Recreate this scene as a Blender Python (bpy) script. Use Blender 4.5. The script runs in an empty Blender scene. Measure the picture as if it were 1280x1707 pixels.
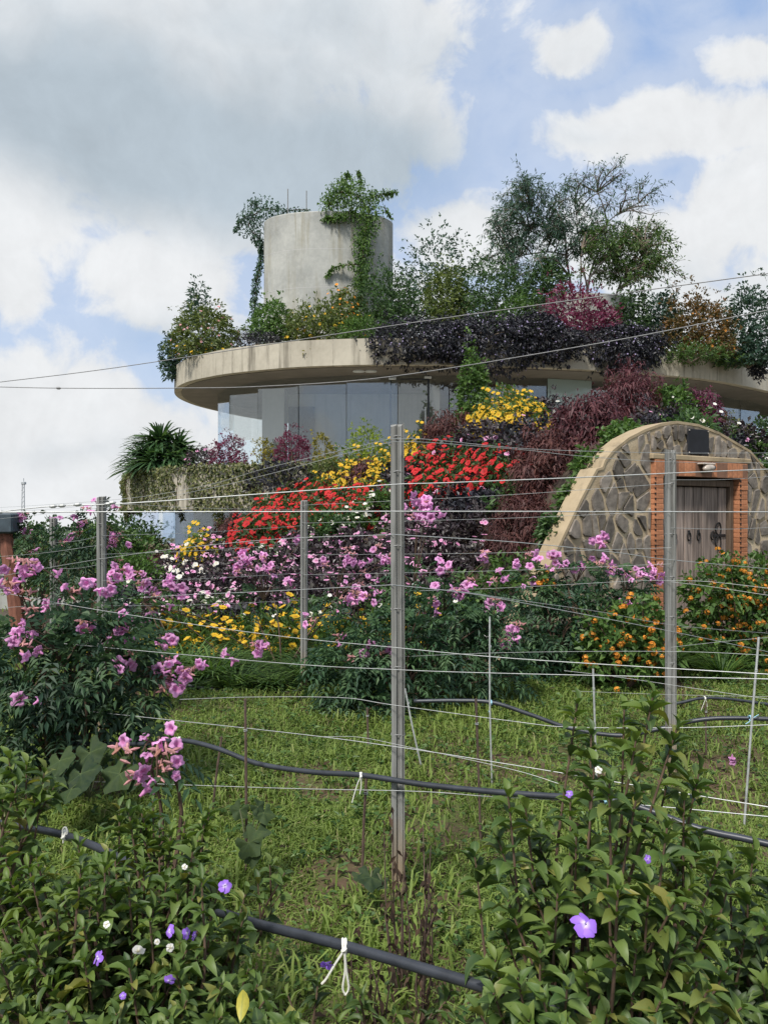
import bpy, math, random
import numpy as np
from mathutils import Matrix, Vector

sc = bpy.context.scene
COL = sc.collection
rnd = random.Random(11)
RG = np.random.default_rng(11)
EYE, F, CX, CY = 1.6, 1282.0, 640.0, 853.5

# ------------------------------------------------------------------ camera
cam_d = bpy.data.cameras.new('camera')
cam = bpy.data.objects.new('camera', cam_d)
COL.objects.link(cam)
cam.location = (0, 0, EYE)
cam.rotation_euler = (math.radians(90), 0, 0)
cam_d.sensor_fit = 'VERTICAL'
cam_d.sensor_height = 34.62
cam_d.lens = 26.0
cam_d.clip_start, cam_d.clip_end = 0.05, 3000
sc.camera = cam

# ------------------------------------------------------------------ light, sky, exposure
SUN_DIR = Vector((-0.28, -0.50, 0.82)).normalized()     # towards the sun: high, behind the viewer's left shoulder
SUN_EL = math.asin(SUN_DIR.z)
SUN_AZ = math.atan2(SUN_DIR.x, SUN_DIR.y)
sd = bpy.data.lights.new('sun', 'SUN')
sd.energy, sd.angle, sd.color = 2.7, math.radians(10), (1.0, 0.96, 0.90)
sun = bpy.data.objects.new('sun', sd)
COL.objects.link(sun)
sun.rotation_euler = SUN_DIR.to_track_quat('Z', 'Y').to_euler()
sc.view_settings.view_transform = 'Standard'
sc.view_settings.look = 'None'
sc.view_settings.exposure = 0.78
sc.view_settings.gamma = 1.0
sc.view_settings.use_curve_mapping = False
sc.render.engine = 'CYCLES'
sc.cycles.max_bounces = 6
sc.cycles.diffuse_bounces = 3
sc.cycles.glossy_bounces = 3
sc.cycles.transmission_bounces = 5
sc.cycles.transparent_max_bounces = 14
sc.cycles.caustics_reflective = False
sc.cycles.caustics_refractive = False
sc.cycles.use_denoising = True


class NT:
    """small wrapper that makes node graphs short to write"""
    def __init__(s, tree):
        s.t, s.n, s.l = tree, tree.nodes, tree.links

    def new(s, kind, **kw):
        nd = s.n.new(kind)
        for k, v in kw.items():
            setattr(nd, k, v)
        return nd

    def put(s, sock, v):
        if hasattr(v, 'is_output'):
            s.l.new(v, sock)
        elif isinstance(v, (tuple, list)) and len(v) == 3 and sock.type == 'RGBA':
            sock.default_value = (*v, 1)
        else:
            sock.default_value = v

    def m(s, op, a, b=0.0, c=None, clamp=False):
        nd = s.new('ShaderNodeMath', operation=op, use_clamp=clamp)
        s.put(nd.inputs[0], a)
        s.put(nd.inputs[1], b)
        if c is not None:
            s.put(nd.inputs[2], c)
        return nd.outputs[0]

    def vm(s, op, a, b=(0, 0, 0)):
        nd = s.new('ShaderNodeVectorMath', operation=op)
        s.put(nd.inputs[0], a)
        s.put(nd.inputs[1], b)
        return nd.outputs['Value'] if op in ('LENGTH', 'DOT_PRODUCT', 'DISTANCE') else nd.outputs[0]

    def mix(s, f, a, b, blend='MIX'):
        nd = s.new('ShaderNodeMix', data_type='RGBA', blend_type=blend)
        s.put(nd.inputs[0], f)
        s.put(nd.inputs[6], a)
        s.put(nd.inputs[7], b)
        return nd.outputs[2]

    def noise(s, vec, scale, detail=4, rough=0.55, dist=0.0):
        nd = s.new('ShaderNodeTexNoise')
        if vec is not None:
            s.put(nd.inputs['Vector'], vec)
        nd.inputs['Scale'].default_value = scale
        nd.inputs['Detail'].default_value = detail
        nd.inputs['Roughness'].default_value = rough
        nd.inputs['Distortion'].default_value = dist
        return nd.outputs[0]

    def rng(s, v, a, b, c=0.0, d=1.0, smooth=False):
        nd = s.new('ShaderNodeMapRange', interpolation_type='SMOOTHSTEP' if smooth else 'LINEAR')
        for i, x in enumerate((v, a, b, c, d)):
            s.put(nd.inputs[i], x)
        return nd.outputs[0]

    def ramp(s, f, stops):
        nd = s.new('ShaderNodeValToRGB')
        e = nd.color_ramp.elements
        while len(e) < len(stops):
            e.new(0.5)
        for q, (p, c) in zip(e, stops):
            q.position = p
            q.color = (*c, 1)
        s.put(nd.inputs[0], f)
        return nd.outputs[0]


def at(px, py, d):
    """a point at depth d metres along the line of sight of a photo pixel"""
    return np.array([(px - CX) / F * d, d, EYE + (CY - py) / F * d])


def pix(P):
    P = np.asarray(P, float)
    return CX + P[..., 0] / P[..., 1] * F, CY - (P[..., 2] - EYE) / P[..., 1] * F


world = bpy.data.worlds.new('World')
sc.world = world
world.use_nodes = True
world.cycles.sampling_method = 'MANUAL'
world.cycles.sample_map_resolution = 512
w = NT(world.node_tree)
w.n.clear()
sky = w.new('ShaderNodeTexSky', sky_type='NISHITA', sun_disc=False)
sky.sun_elevation, sky.sun_rotation = SUN_EL, SUN_AZ
sky.air_density, sky.dust_density, sky.ozone_density = 1.0, 1.5, 1.0
dirv = w.vm('NORMALIZE', w.new('ShaderNodeTexCoord').outputs['Generated'])


def skydir(px, py):
    v = at(px, py, 1.0) - np.array([0, 0, EYE])
    return tuple(v / np.linalg.norm(v))


warp = w.new('ShaderNodeTexNoise')
w.put(warp.inputs['Vector'], dirv)
warp.inputs['Scale'].default_value = 5.0
warp.inputs['Detail'].default_value = 3
wv = w.vm('MULTIPLY', w.vm('SUBTRACT', warp.outputs['Color'], (0.5, 0.5, 0.5)), (0.10, 0.10, 0.10))
dw = w.vm('ADD', dirv, wv)


def blob(px, py, rx, rz, wgt=1.0):
    c = skydir(px, py)
    d = w.vm('MULTIPLY', w.vm('SUBTRACT', dw, c), (F / rx, F / rx, F / rz))
    return w.m('MULTIPLY', w.m('SUBTRACT', 1.0, w.vm('LENGTH', d), clamp=True), wgt)


def blobs(lst):
    tot = None
    for b in lst:
        v = blob(*b)
        tot = v if tot is None else w.m('ADD', tot, v)
    return tot


def sdf(lst):
    """soft union of cloud outlines, 1 in a core, 0 on the outline, negative outside"""
    tot = None
    for px, py, rx, rz in lst:
        d = w.vm('MULTIPLY', w.vm('SUBTRACT', dw, skydir(px, py)), (F / rx, F / rx, F / rz))
        v = w.m('SUBTRACT', 1.0, w.vm('LENGTH', d))
        tot = v if tot is None else w.m('SMOOTH_MAX', tot, v, 0.06)
    return tot


clouds = sdf([(280, 130, 520, 290), (690, 225, 145, 125), (650, 60, 190, 110), (10, 200, 170, 320), (140, 250, 190, 150), (540, 250, 190, 130), (330, 350, 330, 90), (968, 92, 76, 52), (1262, 98, 84, 46),
              (1110, 222, 190, 62), (1270, 205, 90, 45), (1250, 350, 165, 105), (1090, 440, 230, 95), (770, 395, 125, 75), (300, 475, 190, 105), (0, 480, 75, 95), (110, 730, 460, 190),
              (620, 520, 330, 110), (1250, 560, 330, 150), (-380, 250, 330, 480), (1620, 250, 220, 330)])
n_big = w.noise(dirv, 2.3, 2, 0.5)
n_mid = w.noise(dw, 8.0, 10, 0.60, 0.2)
n_fine = w.noise(dw, 30.0, 8, 0.62)
zc = w.new('ShaderNodeSeparateXYZ')
w.put(zc.inputs[0], dirv)
fwd = w.rng(zc.outputs[1], 0.45, 0.72, 1.0, 0.0, True)         # away from the view the sky goes on as scattered cloud
rest = w.m('SUBTRACT', w.m('MULTIPLY', w.m('SUBTRACT', n_big, 0.43), 3.0), w.m('MULTIPLY', w.m('SUBTRACT', 1.0, fwd), 2.0))
shape = w.m('MAXIMUM', clouds, rest)
dens = w.m('ADD', shape, w.m('MULTIPLY', w.m('SUBTRACT', n_mid, 0.5), 1.9))
dens = w.m('ADD', dens, w.m('MULTIPLY', w.m('SUBTRACT', n_fine, 0.5), 0.30))
alpha = w.rng(dens, 0.0, 0.50, 0.0, 1.0, True)
alpha = w.m('MAXIMUM', alpha, w.m('MULTIPLY', w.rng(dens, -0.7, 0.2, 0.0, 1.0, True), 0.40))
greyf = blobs([(330, 290, 520, 150, 1.0), (250, 120, 560, 240, 0.55), (600, 290, 230, 80, 0.5), (600, 60, 240, 90, 0.30), (120, 210, 300, 60, 0.25), (140, 740, 420, 50, 0.25), (280, 560, 240, 50, 0.5), (1180, 300, 220, 40, 0.30), (1000, 240, 160, 30, 0.25), (1200, 480, 260, 60, 0.3)])
greyf = w.m('ADD', greyf, w.m('MULTIPLY', w.m('SUBTRACT', w.noise(dw, 5.0, 7, 0.55), 0.5), 1.1))
greyf = w.m('ADD', greyf, w.m('MULTIPLY', fwd, w.m('MULTIPLY', n_big, 0.6)))
grey = w.rng(greyf, 0.0, 1.0, 0.0, 1.0, True)
ccol = w.mix(grey, (0.48, 0.49, 0.50), (0.280, 0.325, 0.365))
soft = w.m('ADD', w.m('MULTIPLY_ADD', w.m('SUBTRACT', n_mid, 0.5), 0.35, 1.0), w.m('MULTIPLY', w.m('SUBTRACT', n_fine, 0.5), 0.18))
bgc = w.new('ShaderNodeBackground')
w.put(bgc.inputs[0], ccol)
w.put(bgc.inputs[1], soft)
bgs = w.new('ShaderNodeBackground')
w.put(bgs.inputs[0], w.mix(0.65, sky.outputs[0], (2.4, 3.5, 5.6)))
bgs.inputs[1].default_value = 0.095
mx = w.new('ShaderNodeMixShader')
w.put(mx.inputs[0], alpha)
w.l.new(bgs.outputs[0], mx.inputs[1])
w.l.new(bgc.outputs[0], mx.inputs[2])
wo = w.new('ShaderNodeOutputWorld')
w.l.new(mx.outputs[0], wo.inputs[0])

# ------------------------------------------------------------------ materials
MATS = {}


def mat(name):
    m = bpy.data.materials.new(name)
    m.use_nodes = True
    t = NT(m.node_tree)
    t.n.clear()
    out = t.new('ShaderNodeOutputMaterial')
    p = t.new('ShaderNodeBsdfPrincipled')
    t.l.new(p.outputs[0], out.inputs[0])
    return m, t, p, out


def bump(t, p, h, strength=0.4, dist=0.02):
    b = t.new('ShaderNodeBump')
    b.inputs['Strength'].default_value = strength
    b.inputs['Distance'].default_value = dist
    t.put(b.inputs['Height'], h)
    t.l.new(b.outputs[0], p.inputs['Normal'])


def leaf_mat(name, cols, rough=0.5, trans=0.28, spec=0.35, var=0.35, tcol=None):
    """leaf or petal: colour ramp over the per-leaf tint, some light passing through"""
    m, t, p, out = mat(name)
    a = t.new('ShaderNodeAttribute', attribute_name='tint')
    oi = t.new('ShaderNodeObjectInfo')
    f = a.outputs['Fac']
    k = len(cols)
    if name.startswith('leaf_'):
        up_ = {'leaf_pinnate': 1.75, 'leaf_dark': 1.65, 'leaf_bluegreen': 1.6, 'leaf_mid': 1.5, 'leaf_olive': 1.45, 'leaf_burgundy': 1.55, 'leaf_copper': 1.5, 'leaf_purple_dark': 1.6}.get(name, 1.30)
        cols = [tuple(min(.6, x * up_) for x in q) for q in cols]
    c = t.ramp(f, [(i / max(1, k - 1), q) for i, q in enumerate(cols)])
    v = t.m('MULTIPLY_ADD', oi.outputs['Random'], var, 1.0 - var / 2)
    c = t.mix(1.0, c, t.new('ShaderNodeCombineColor').outputs[0], 'MULTIPLY')
    cc = [n_ for n_ in t.n if n_.bl_idname == 'ShaderNodeCombineColor'][-1]
    for i in range(3):
        t.put(cc.inputs[i], v)
    t.put(p.inputs['Base Color'], c)
    p.inputs['Roughness'].default_value = rough
    p.inputs['Specular IOR Level'].default_value = spec
    tr = t.new('ShaderNodeBsdfTranslucent')
    t.put(tr.inputs[0], t.mix(1.0, c, tcol or (1.35, 1.45, 0.8), 'MULTIPLY'))
    ms = t.new('ShaderNodeMixShader')
    ms.inputs[0].default_value = trans
    t.l.new(p.outputs[0], ms.inputs[1])
    t.l.new(tr.outputs[0], ms.inputs[2])
    t.l.new(ms.outputs[0], out.inputs[0])
    MATS[name] = m
    return m


def leafobj_mat(name, cols, rough=0.50, trans=0.24, spec=0.40):
    """big leaves that are objects of their own: colour from the object's random value, pale midrib"""
    m, t, p, out = mat(name)
    oi = t.new('ShaderNodeObjectInfo')
    ti = t.new('ShaderNodeAttribute', attribute_name='tint')
    rib = t.new('ShaderNodeAttribute', attribute_name='rib')
    fr = t.m('FRACT', t.m('ADD', oi.outputs['Random'], ti.outputs['Fac']))
    c = t.ramp(fr, [(i / (len(cols) - 1), q) for i, q in enumerate(cols)])
    tc = t.new('ShaderNodeTexCoord')
    c = t.mix(t.rng(t.noise(tc.outputs['Object'], 5, 4), 0.35, 0.75, 0.0, 0.35), c, (0.10, 0.13, 0.03))
    r = t.m('POWER', rib.outputs['Fac'], 9.0)
    c = t.mix(t.m('MULTIPLY', r, 0.5), c, (0.16, 0.22, 0.07))
    t.put(p.inputs['Base Color'], c)
    p.inputs['Roughness'].default_value = rough
    p.inputs['Specular IOR Level'].default_value = spec
    tr = t.new('ShaderNodeBsdfTranslucent')
    t.put(tr.inputs[0], t.mix(1.0, c, (1.5, 1.6, 0.7), 'MULTIPLY'))
    ms = t.new('ShaderNodeMixShader')
    ms.inputs[0].default_value = trans
    t.l.new(p.outputs[0], ms.inputs[1])
    t.l.new(tr.outputs[0], ms.inputs[2])
    t.l.new(ms.outputs[0], out.inputs[0])
    MATS[name] = m
    return m


def plain(name, col, rough=0.6, metal=0.0, var=0.25, scale=12.0, spec=0.5, objvar=0.0, stretch=(1, 1, 1), bmp=0.0):
    m, t, p, out = mat(name)
    tc = t.new('ShaderNodeTexCoord')
    v = t.vm('MULTIPLY', tc.outputs['Object'], stretch)
    n = t.noise(v, scale, 6, 0.6)
    f = t.rng(n, 0.3, 0.7, 1 - var, 1 + var)
    if objvar:
        oi = t.new('ShaderNodeObjectInfo')
        f = t.m('MULTIPLY', f, t.m('MULTIPLY_ADD', oi.outputs['Random'], 2 * objvar, 1 - objvar))
    cc = t.new('ShaderNodeCombineColor')
    for i in range(3):
        t.put(cc.inputs[i], f)
    t.put(p.inputs['Base Color'], t.mix(1.0, col, cc.outputs[0], 'MULTIPLY'))
    p.inputs['Roughness'].default_value = rough
    p.inputs['Metallic'].default_value = metal
    p.inputs['Specular IOR Level'].default_value = spec
    if bmp:
        bump(t, p, n, bmp, 0.01)
    MATS[name] = m
    return m


def concrete(name, c1, c2, stain, streak=1.0):
    m, t, p, out = mat(name)
    tc = t.new('ShaderNodeTexCoord')
    o = tc.outputs['Object']
    n1 = t.noise(o, 0.8, 6, 0.6)
    n2 = t.noise(o, 9.0, 6, 0.65)
    c = t.mix(t.rng(t.m('ADD', t.m('MULTIPLY', n1, 0.7), t.m('MULTIPLY', n2, 0.3)), 0.36, 0.62), c1, c2)
    s = t.noise(t.vm('MULTIPLY', o, (5.0, 5.0, 0.35)), 1.0, 5, 0.6)
    s2 = t.noise(o, 0.5, 3)
    sf = t.m('MULTIPLY', t.rng(s, 0.50, 0.68), t.rng(s2, 0.35, 0.62, 0.2, 1.0))
    c = t.mix(t.m('MULTIPLY', sf, streak), c, stain)
    t.put(p.inputs['Base Color'], c)
    p.inputs['Roughness'].default_value = 0.85
    p.inputs['Specular IOR Level'].default_value = 0.25
    bump(t, p, n2, 0.25, 0.01)
    MATS[name] = m
    return m


concrete('concrete', (0.385, 0.35, 0.275), (0.52, 0.475, 0.38), (0.12, 0.105, 0.08), 1.0)
concrete('concrete_tower', (0.30, 0.305, 0.285), (0.47, 0.47, 0.43), (0.24, 0.21, 0.13), 0.9)
concrete('concrete_wall', (0.42, 0.42, 0.40), (0.52, 0.51, 0.48), (0.25, 0.24, 0.22), 0.5)
concrete('plaster', (0.30, 0.23, 0.14), (0.43, 0.34, 0.22), (0.15, 0.12, 0.08), 0.8)
plain('seam', (0.40, 0.365, 0.29), 0.9, var=0.3)
plain('ceiling', (0.20, 0.18, 0.155), 0.9, var=0.15, scale=2)
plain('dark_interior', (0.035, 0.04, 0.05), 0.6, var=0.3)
plain('wood_interior', (0.10, 0.06, 0.045), 0.6, var=0.3, stretch=(6, 6, 1), scale=2)
plain('floor_tile', (0.35, 0.33, 0.30), 0.5, var=0.1)
plain('stone', (0.168, 0.145, 0.121), 0.85, var=0.45, scale=11, objvar=0.40, bmp=1.0, spec=0.3)
plain('brick', (0.43, 0.185, 0.095), 0.85, var=0.25, scale=25, objvar=0.22, bmp=0.3, spec=0.2)
plain('brick_joint', (0.20, 0.10, 0.06), 0.9)
plain('door_wood', (0.235, 0.185, 0.155), 0.8, var=0.60, scale=2.2, objvar=0.25, stretch=(16, 16, 0.8), bmp=0.3, spec=0.25)
plain('door_frame_wood', (0.12, 0.085, 0.06), 0.75, var=0.4, scale=3, stretch=(10, 10, 1), spec=0.25)
plain('black_iron', (0.012, 0.011, 0.011), 0.6, spec=0.4)
plain('slate', (0.010, 0.011, 0.015), 0.85, var=0.5, scale=6)
plain('lamp_metal', (0.48, 0.42, 0.36), 0.5)
plain('lamp_glass', (0.42, 0.36, 0.30), 0.3)
plain('wire_steel', (0.40, 0.41, 0.40), 0.5, metal=0.2, var=0.2, scale=30)
plain('cable', (0.22, 0.22, 0.215), 0.55, var=0.2)
plain('rusty_rod', (0.10, 0.065, 0.05), 0.85, var=0.4, scale=40)
plain('galvanised', (0.50, 0.51, 0.50), 0.5, metal=0.4, var=0.25, scale=40)
plain('pvc_hose', (0.030, 0.034, 0.042), 0.42, var=0.35, scale=14, spec=0.5)
plain('string_white', (0.72, 0.71, 0.64), 0.85, var=0.12, scale=60)
plain('string_blue', (0.30, 0.52, 0.62), 0.8, var=0.2, scale=60)
plain('bark', (0.15, 0.115, 0.085), 0.9, var=0.4, scale=20, stretch=(1, 1, 0.3))
plain('bark_pale', (0.26, 0.24, 0.20), 0.9, var=0.35, scale=14, stretch=(1, 1, 0.3))
plain('bark_grey', (0.15, 0.135, 0.115), 0.9, var=0.35, scale=14, stretch=(1, 1, 0.3))
plain('stem_green', (0.09, 0.10, 0.045), 0.7, var=0.3, scale=30)
plain('stem_brown', (0.10, 0.062, 0.04), 0.8, var=0.35, scale=30)
plain('post_rust', (0.19, 0.075, 0.048), 0.85, var=0.35, scale=8, stretch=(4, 4, 1))
plain('blue_grey_paint', (0.05, 0.07, 0.085), 0.7)
plain('white_panel', (0.72, 0.75, 0.75), 0.4, var=0.05)
plain('soil', (0.060, 0.042, 0.028), 0.95, var=0.5, scale=8)
plain('mast_steel', (0.40, 0.42, 0.43), 0.6)


def post_mat():
    m, t, p, out = mat('weathered_post')
    tc = t.new('ShaderNodeTexCoord')
    o = tc.outputs['Object']
    g = t.noise(t.vm('MULTIPLY', o, (60, 60, 1.6)), 1.0, 6, 0.65)
    g2 = t.noise(t.vm('MULTIPLY', o, (14, 14, 4)), 1.0, 4, 0.6)
    c = t.ramp(g, [(0.28, (0.085, 0.082, 0.075)), (0.5, (0.215, 0.215, 0.20)), (0.72, (0.33, 0.33, 0.315))])
    c = t.mix(t.rng(g2, 0.55, 0.75, 0, 0.5), c, (0.17, 0.16, 0.14))
    sx = t.new('ShaderNodeSeparateXYZ')
    t.put(sx.inputs[0], o)
    low = t.rng(t.m('ADD', sx.outputs[2], t.m('MULTIPLY', t.m('SUBTRACT', g2, 0.5), 0.35)), 0.10, 0.42, 1.0, 0.0, True)
    c = t.mix(t.m('MULTIPLY', low, 0.8), c, t.mix(t.rng(g, 0.35, 0.65), (0.16, 0.11, 0.065), (0.40, 0.30, 0.19)))
    t.put(p.inputs['Base Color'], c)
    p.inputs['Roughness'].default_value = 0.85
    p.inputs['Specular IOR Level'].default_value = 0.25
    bump(t, p, g, 0.5, 0.004)
    MATS['post'] = m


def mortar_mat():
    m, t, p, out = mat('tan_mortar')
    tc = t.new('ShaderNodeTexCoord')
    o = tc.outputs['Object']
    n1 = t.noise(o, 3.0, 5)
    n2 = t.noise(o, 30.0, 5, 0.65)
    c = t.mix(t.rng(n1, 0.35, 0.65), (0.36, 0.28, 0.18), (0.54, 0.44, 0.30))
    c = t.mix(t.rng(n2, 0.5, 0.8, 0, 0.5), c, (0.25, 0.20, 0.14))
    t.put(p.inputs['Base Color'], c)
    p.inputs['Roughness'].default_value = 0.9
    p.inputs['Specular IOR Level'].default_value = 0.2
    bump(t, p, n2, 0.5, 0.01)
    MATS['mortar'] = m


def ground_mat():
    m, t, p, out = mat('grassy_ground')
    tc = t.new('ShaderNodeTexCoord')
    o = tc.outputs['Object']
    n1 = t.noise(o, 0.55, 5, 0.6)
    n2 = t.noise(o, 6.0, 6, 0.65)
    n3 = t.noise(o, 45.0, 4, 0.6)
    soil = t.mix(n3, (0.060, 0.040, 0.026), (0.145, 0.10, 0.066))
    gr = t.mix(n2, (0.05, 0.085, 0.020), (0.10, 0.145, 0.034))
    f = t.rng(t.m('ADD', t.m('MULTIPLY', n1, 0.4), t.m('ADD', t.m('MULTIPLY', n2, 0.4), t.m('MULTIPLY', n3, 0.2))), 0.40, 0.54, 0.0, 1.0, True)
    t.put(p.inputs['Base Color'], t.mix(f, gr, soil))
    p.inputs['Roughness'].default_value = 0.95
    p.inputs['Specular IOR Level'].default_value = 0.1
    bump(t, p, n2, 0.6, 0.03)
    MATS['ground'] = m


def glass_mat(name, tint, base=0.06, frost=None):
    m, t, p, out = mat(name)
    t.n.remove(p)
    tr = t.new('ShaderNodeBsdfTransparent')
    tr.inputs[0].default_value = (*tint, 1)
    gl = t.new('ShaderNodeBsdfGlossy')
    gl.inputs['Roughness'].default_value = 0.0
    gl.inputs[0].default_value = (0.92, 0.95, 0.97, 1)
    fr = t.new('ShaderNodeLayerWeight')
    fr.inputs[0].default_value = 0.5
    f = t.m('MULTIPLY_ADD', t.m('POWER', fr.outputs['Facing'], 4.0), 0.75, base + 0.03, clamp=True)
    ms = t.new('ShaderNodeMixShader')
    t.put(ms.inputs[0], f)
    if frost:
        df = t.new('ShaderNodeBsdfDiffuse')
        df.inputs[0].default_value = (*frost, 1)
        m2 = t.new('ShaderNodeMixShader')
        m2.inputs[0].default_value = 0.85
        t.l.new(tr.outputs[0], m2.inputs[1])
        t.l.new(df.outputs[0], m2.inputs[2])
        t.l.new(m2.outputs[0], ms.inputs[1])
    else:
        t.l.new(tr.outputs[0], ms.inputs[1])
    t.l.new(gl.outputs[0], ms.inputs[2])
    t.l.new(ms.outputs[0], out.inputs[0])
    MATS[name] = m


post_mat(); mortar_mat(); ground_mat()
glass_mat('glass', (0.955, 0.975, 0.97), 0.08)
glass_mat('glass_frosted', (0.7, 0.8, 0.8), 0.02, (0.42, 0.52, 0.49))

leaf_mat('leaf_dark', [(0.014, 0.030, 0.012), (0.030, 0.060, 0.020), (0.055, 0.095, 0.030)], 0.45)
leaf_mat('leaf_pinnate', [(0.010, 0.026, 0.015), (0.021, 0.045, 0.022), (0.042, 0.075, 0.030)], 0.52, 0.18, 0.28)
leaf_mat('leaf_mid', [(0.025, 0.055, 0.014), (0.05, 0.095, 0.022), (0.09, 0.145, 0.035)])
leaf_mat('leaf_olive', [(0.035, 0.055, 0.018), (0.075, 0.10, 0.028), (0.13, 0.15, 0.04)])
leaf_mat('leaf_lime', [(0.07, 0.12, 0.015), (0.17, 0.23, 0.02), (0.28, 0.33, 0.03)])
leaf_mat('leaf_gold', [(0.06, 0.07, 0.012), (0.16, 0.14, 0.018), (0.26, 0.21, 0.02)])
leaf_mat('leaf_burgundy', [(0.024, 0.010, 0.012), (0.056, 0.019, 0.022), (0.105, 0.036, 0.040)], 0.5, 0.25, 0.3, tcol=(1.6, 0.9, 0.9))
leaf_mat('leaf_copper', [(0.030, 0.012, 0.012), (0.062, 0.024, 0.022), (0.11, 0.048, 0.038)], 0.55, 0.2, 0.25, tcol=(1.5, 1.0, 0.9))
leaf_mat('leaf_magenta', [(0.05, 0.010, 0.025), (0.11, 0.022, 0.05), (0.18, 0.04, 0.085)], 0.5, 0.25, 0.3, tcol=(1.6, 0.9, 0.9))
leaf_mat('leaf_purple_dark', [(0.014, 0.013, 0.014), (0.030, 0.022, 0.026), (0.048, 0.045, 0.034)], 0.42, 0.12, 0.45, tcol=(1.3, 1.0, 1.0))
leaf_mat('leaf_violet', [(0.009, 0.011, 0.011), (0.019, 0.020, 0.024), (0.050, 0.045, 0.062)], 0.45, 0.12, 0.4, tcol=(1.1, 1.0, 1.1))
leaf_mat('leaf_bluegreen', [(0.014, 0.034, 0.024), (0.030, 0.060, 0.042), (0.055, 0.095, 0.06)], 0.5)
leaf_mat('leaf_ivy', [(0.03, 0.045, 0.015), (0.085, 0.095, 0.035), (0.16, 0.16, 0.06)])
leaf_mat('leaf_rust', [(0.035, 0.045, 0.018), (0.095, 0.062, 0.02), (0.19, 0.085, 0.022)])
leaf_mat('leaf_yucca', [(0.018, 0.042, 0.018), (0.035, 0.075, 0.028), (0.07, 0.115, 0.045)], 0.45)
leaf_mat('leaf_dead', [(0.018, 0.013, 0.010), (0.035, 0.024, 0.018), (0.07, 0.045, 0.03)], 0.8, 0.1, 0.1, tcol=(1, 1, 1))
leaf_mat('leaf_strap', [(0.020, 0.048, 0.012), (0.045, 0.09, 0.02), (0.085, 0.14, 0.03)], 0.5)
leaf_mat('grass', [(0.065, 0.105, 0.022), (0.128, 0.188, 0.038), (0.195, 0.262, 0.060), (0.30, 0.28, 0.13)], 0.6, 0.30, 0.25)
leaf_mat('far_leaf', [(0.03, 0.05, 0.025), (0.05, 0.08, 0.035)], 0.7)
PW = (1.05, 1.0, 1.05)
leaf_mat('petal_pink', [(0.78, 0.42, 0.70), (0.76, 0.34, 0.63), (0.54, 0.12, 0.32)], 0.65, 0.35, 0.15, 0.45, PW)
leaf_mat('petal_palepink', [(0.78, 0.52, 0.66), (0.80, 0.40, 0.62), (0.62, 0.10, 0.32)], 0.6, 0.3, 0.2, 0.3, PW)
leaf_mat('petal_white', [(0.78, 0.77, 0.74), (0.80, 0.78, 0.70), (0.70, 0.62, 0.40)], 0.6, 0.3, 0.2, 0.15, PW)
leaf_mat('petal_red', [(0.46, 0.014, 0.018), (0.56, 0.030, 0.030), (0.25, 0.006, 0.010)], 0.55, 0.25, 0.2, 0.3, PW)
leaf_mat('petal_yellow', [(0.62, 0.36, 0.016), (0.68, 0.46, 0.035), (0.50, 0.20, 0.01)], 0.55, 0.25, 0.2, 0.2, PW)
leaf_mat('petal_orange', [(0.58, 0.20, 0.030), (0.62, 0.29, 0.045), (0.50, 0.11, 0.018)], 0.6, 0.2, 0.15, 0.7, PW)
leaf_mat('petal_purple', [(0.32, 0.15, 0.68), (0.40, 0.22, 0.78), (0.80, 0.72, 0.85)], 0.55, 0.3, 0.2, 0.2, PW)
leaf_mat('petal_lilac', [(0.34, 0.29, 0.46), (0.42, 0.36, 0.54), (0.25, 0.18, 0.40)], 0.6, 0.2, 0.15, 0.3, PW)
leaf_mat('petal_coral', [(0.50, 0.22, 0.22), (0.62, 0.33, 0.36), (0.42, 0.20, 0.14)], 0.6, 0.2, 0.2, 0.3, PW)
BRUN = [(0.024, 0.052, 0.016), (0.048, 0.094, 0.023), (0.084, 0.142, 0.032), (0.145, 0.205, 0.048)]
BRUN = [BRUN[0], BRUN[1], BRUN[1], BRUN[2], BRUN[2], BRUN[3], BRUN[2], (0.25, 0.23, 0.055)]
leafobj_mat('leaf_brunfelsia', BRUN)
leafobj_mat('leaf_brunfelsia_tip', [(0.055, 0.105, 0.022), (0.085, 0.145, 0.028), (0.12, 0.18, 0.036), (0.16, 0.215, 0.05)], 0.5, 0.3, 0.35)
leafobj_mat('leaf_brunfelsia_dark', [(0.016, 0.036, 0.013), (0.028, 0.058, 0.016), (0.045, 0.085, 0.02), (0.085, 0.13, 0.03)])
leafobj_mat('leaf_squash', [(0.018, 0.036, 0.020), (0.030, 0.052, 0.024), (0.042, 0.070, 0.026)], 0.7, 0.2, 0.2)
leafobj_mat('leaf_yellowing', [(0.55, 0.42, 0.06), (0.50, 0.44, 0.07)])

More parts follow.
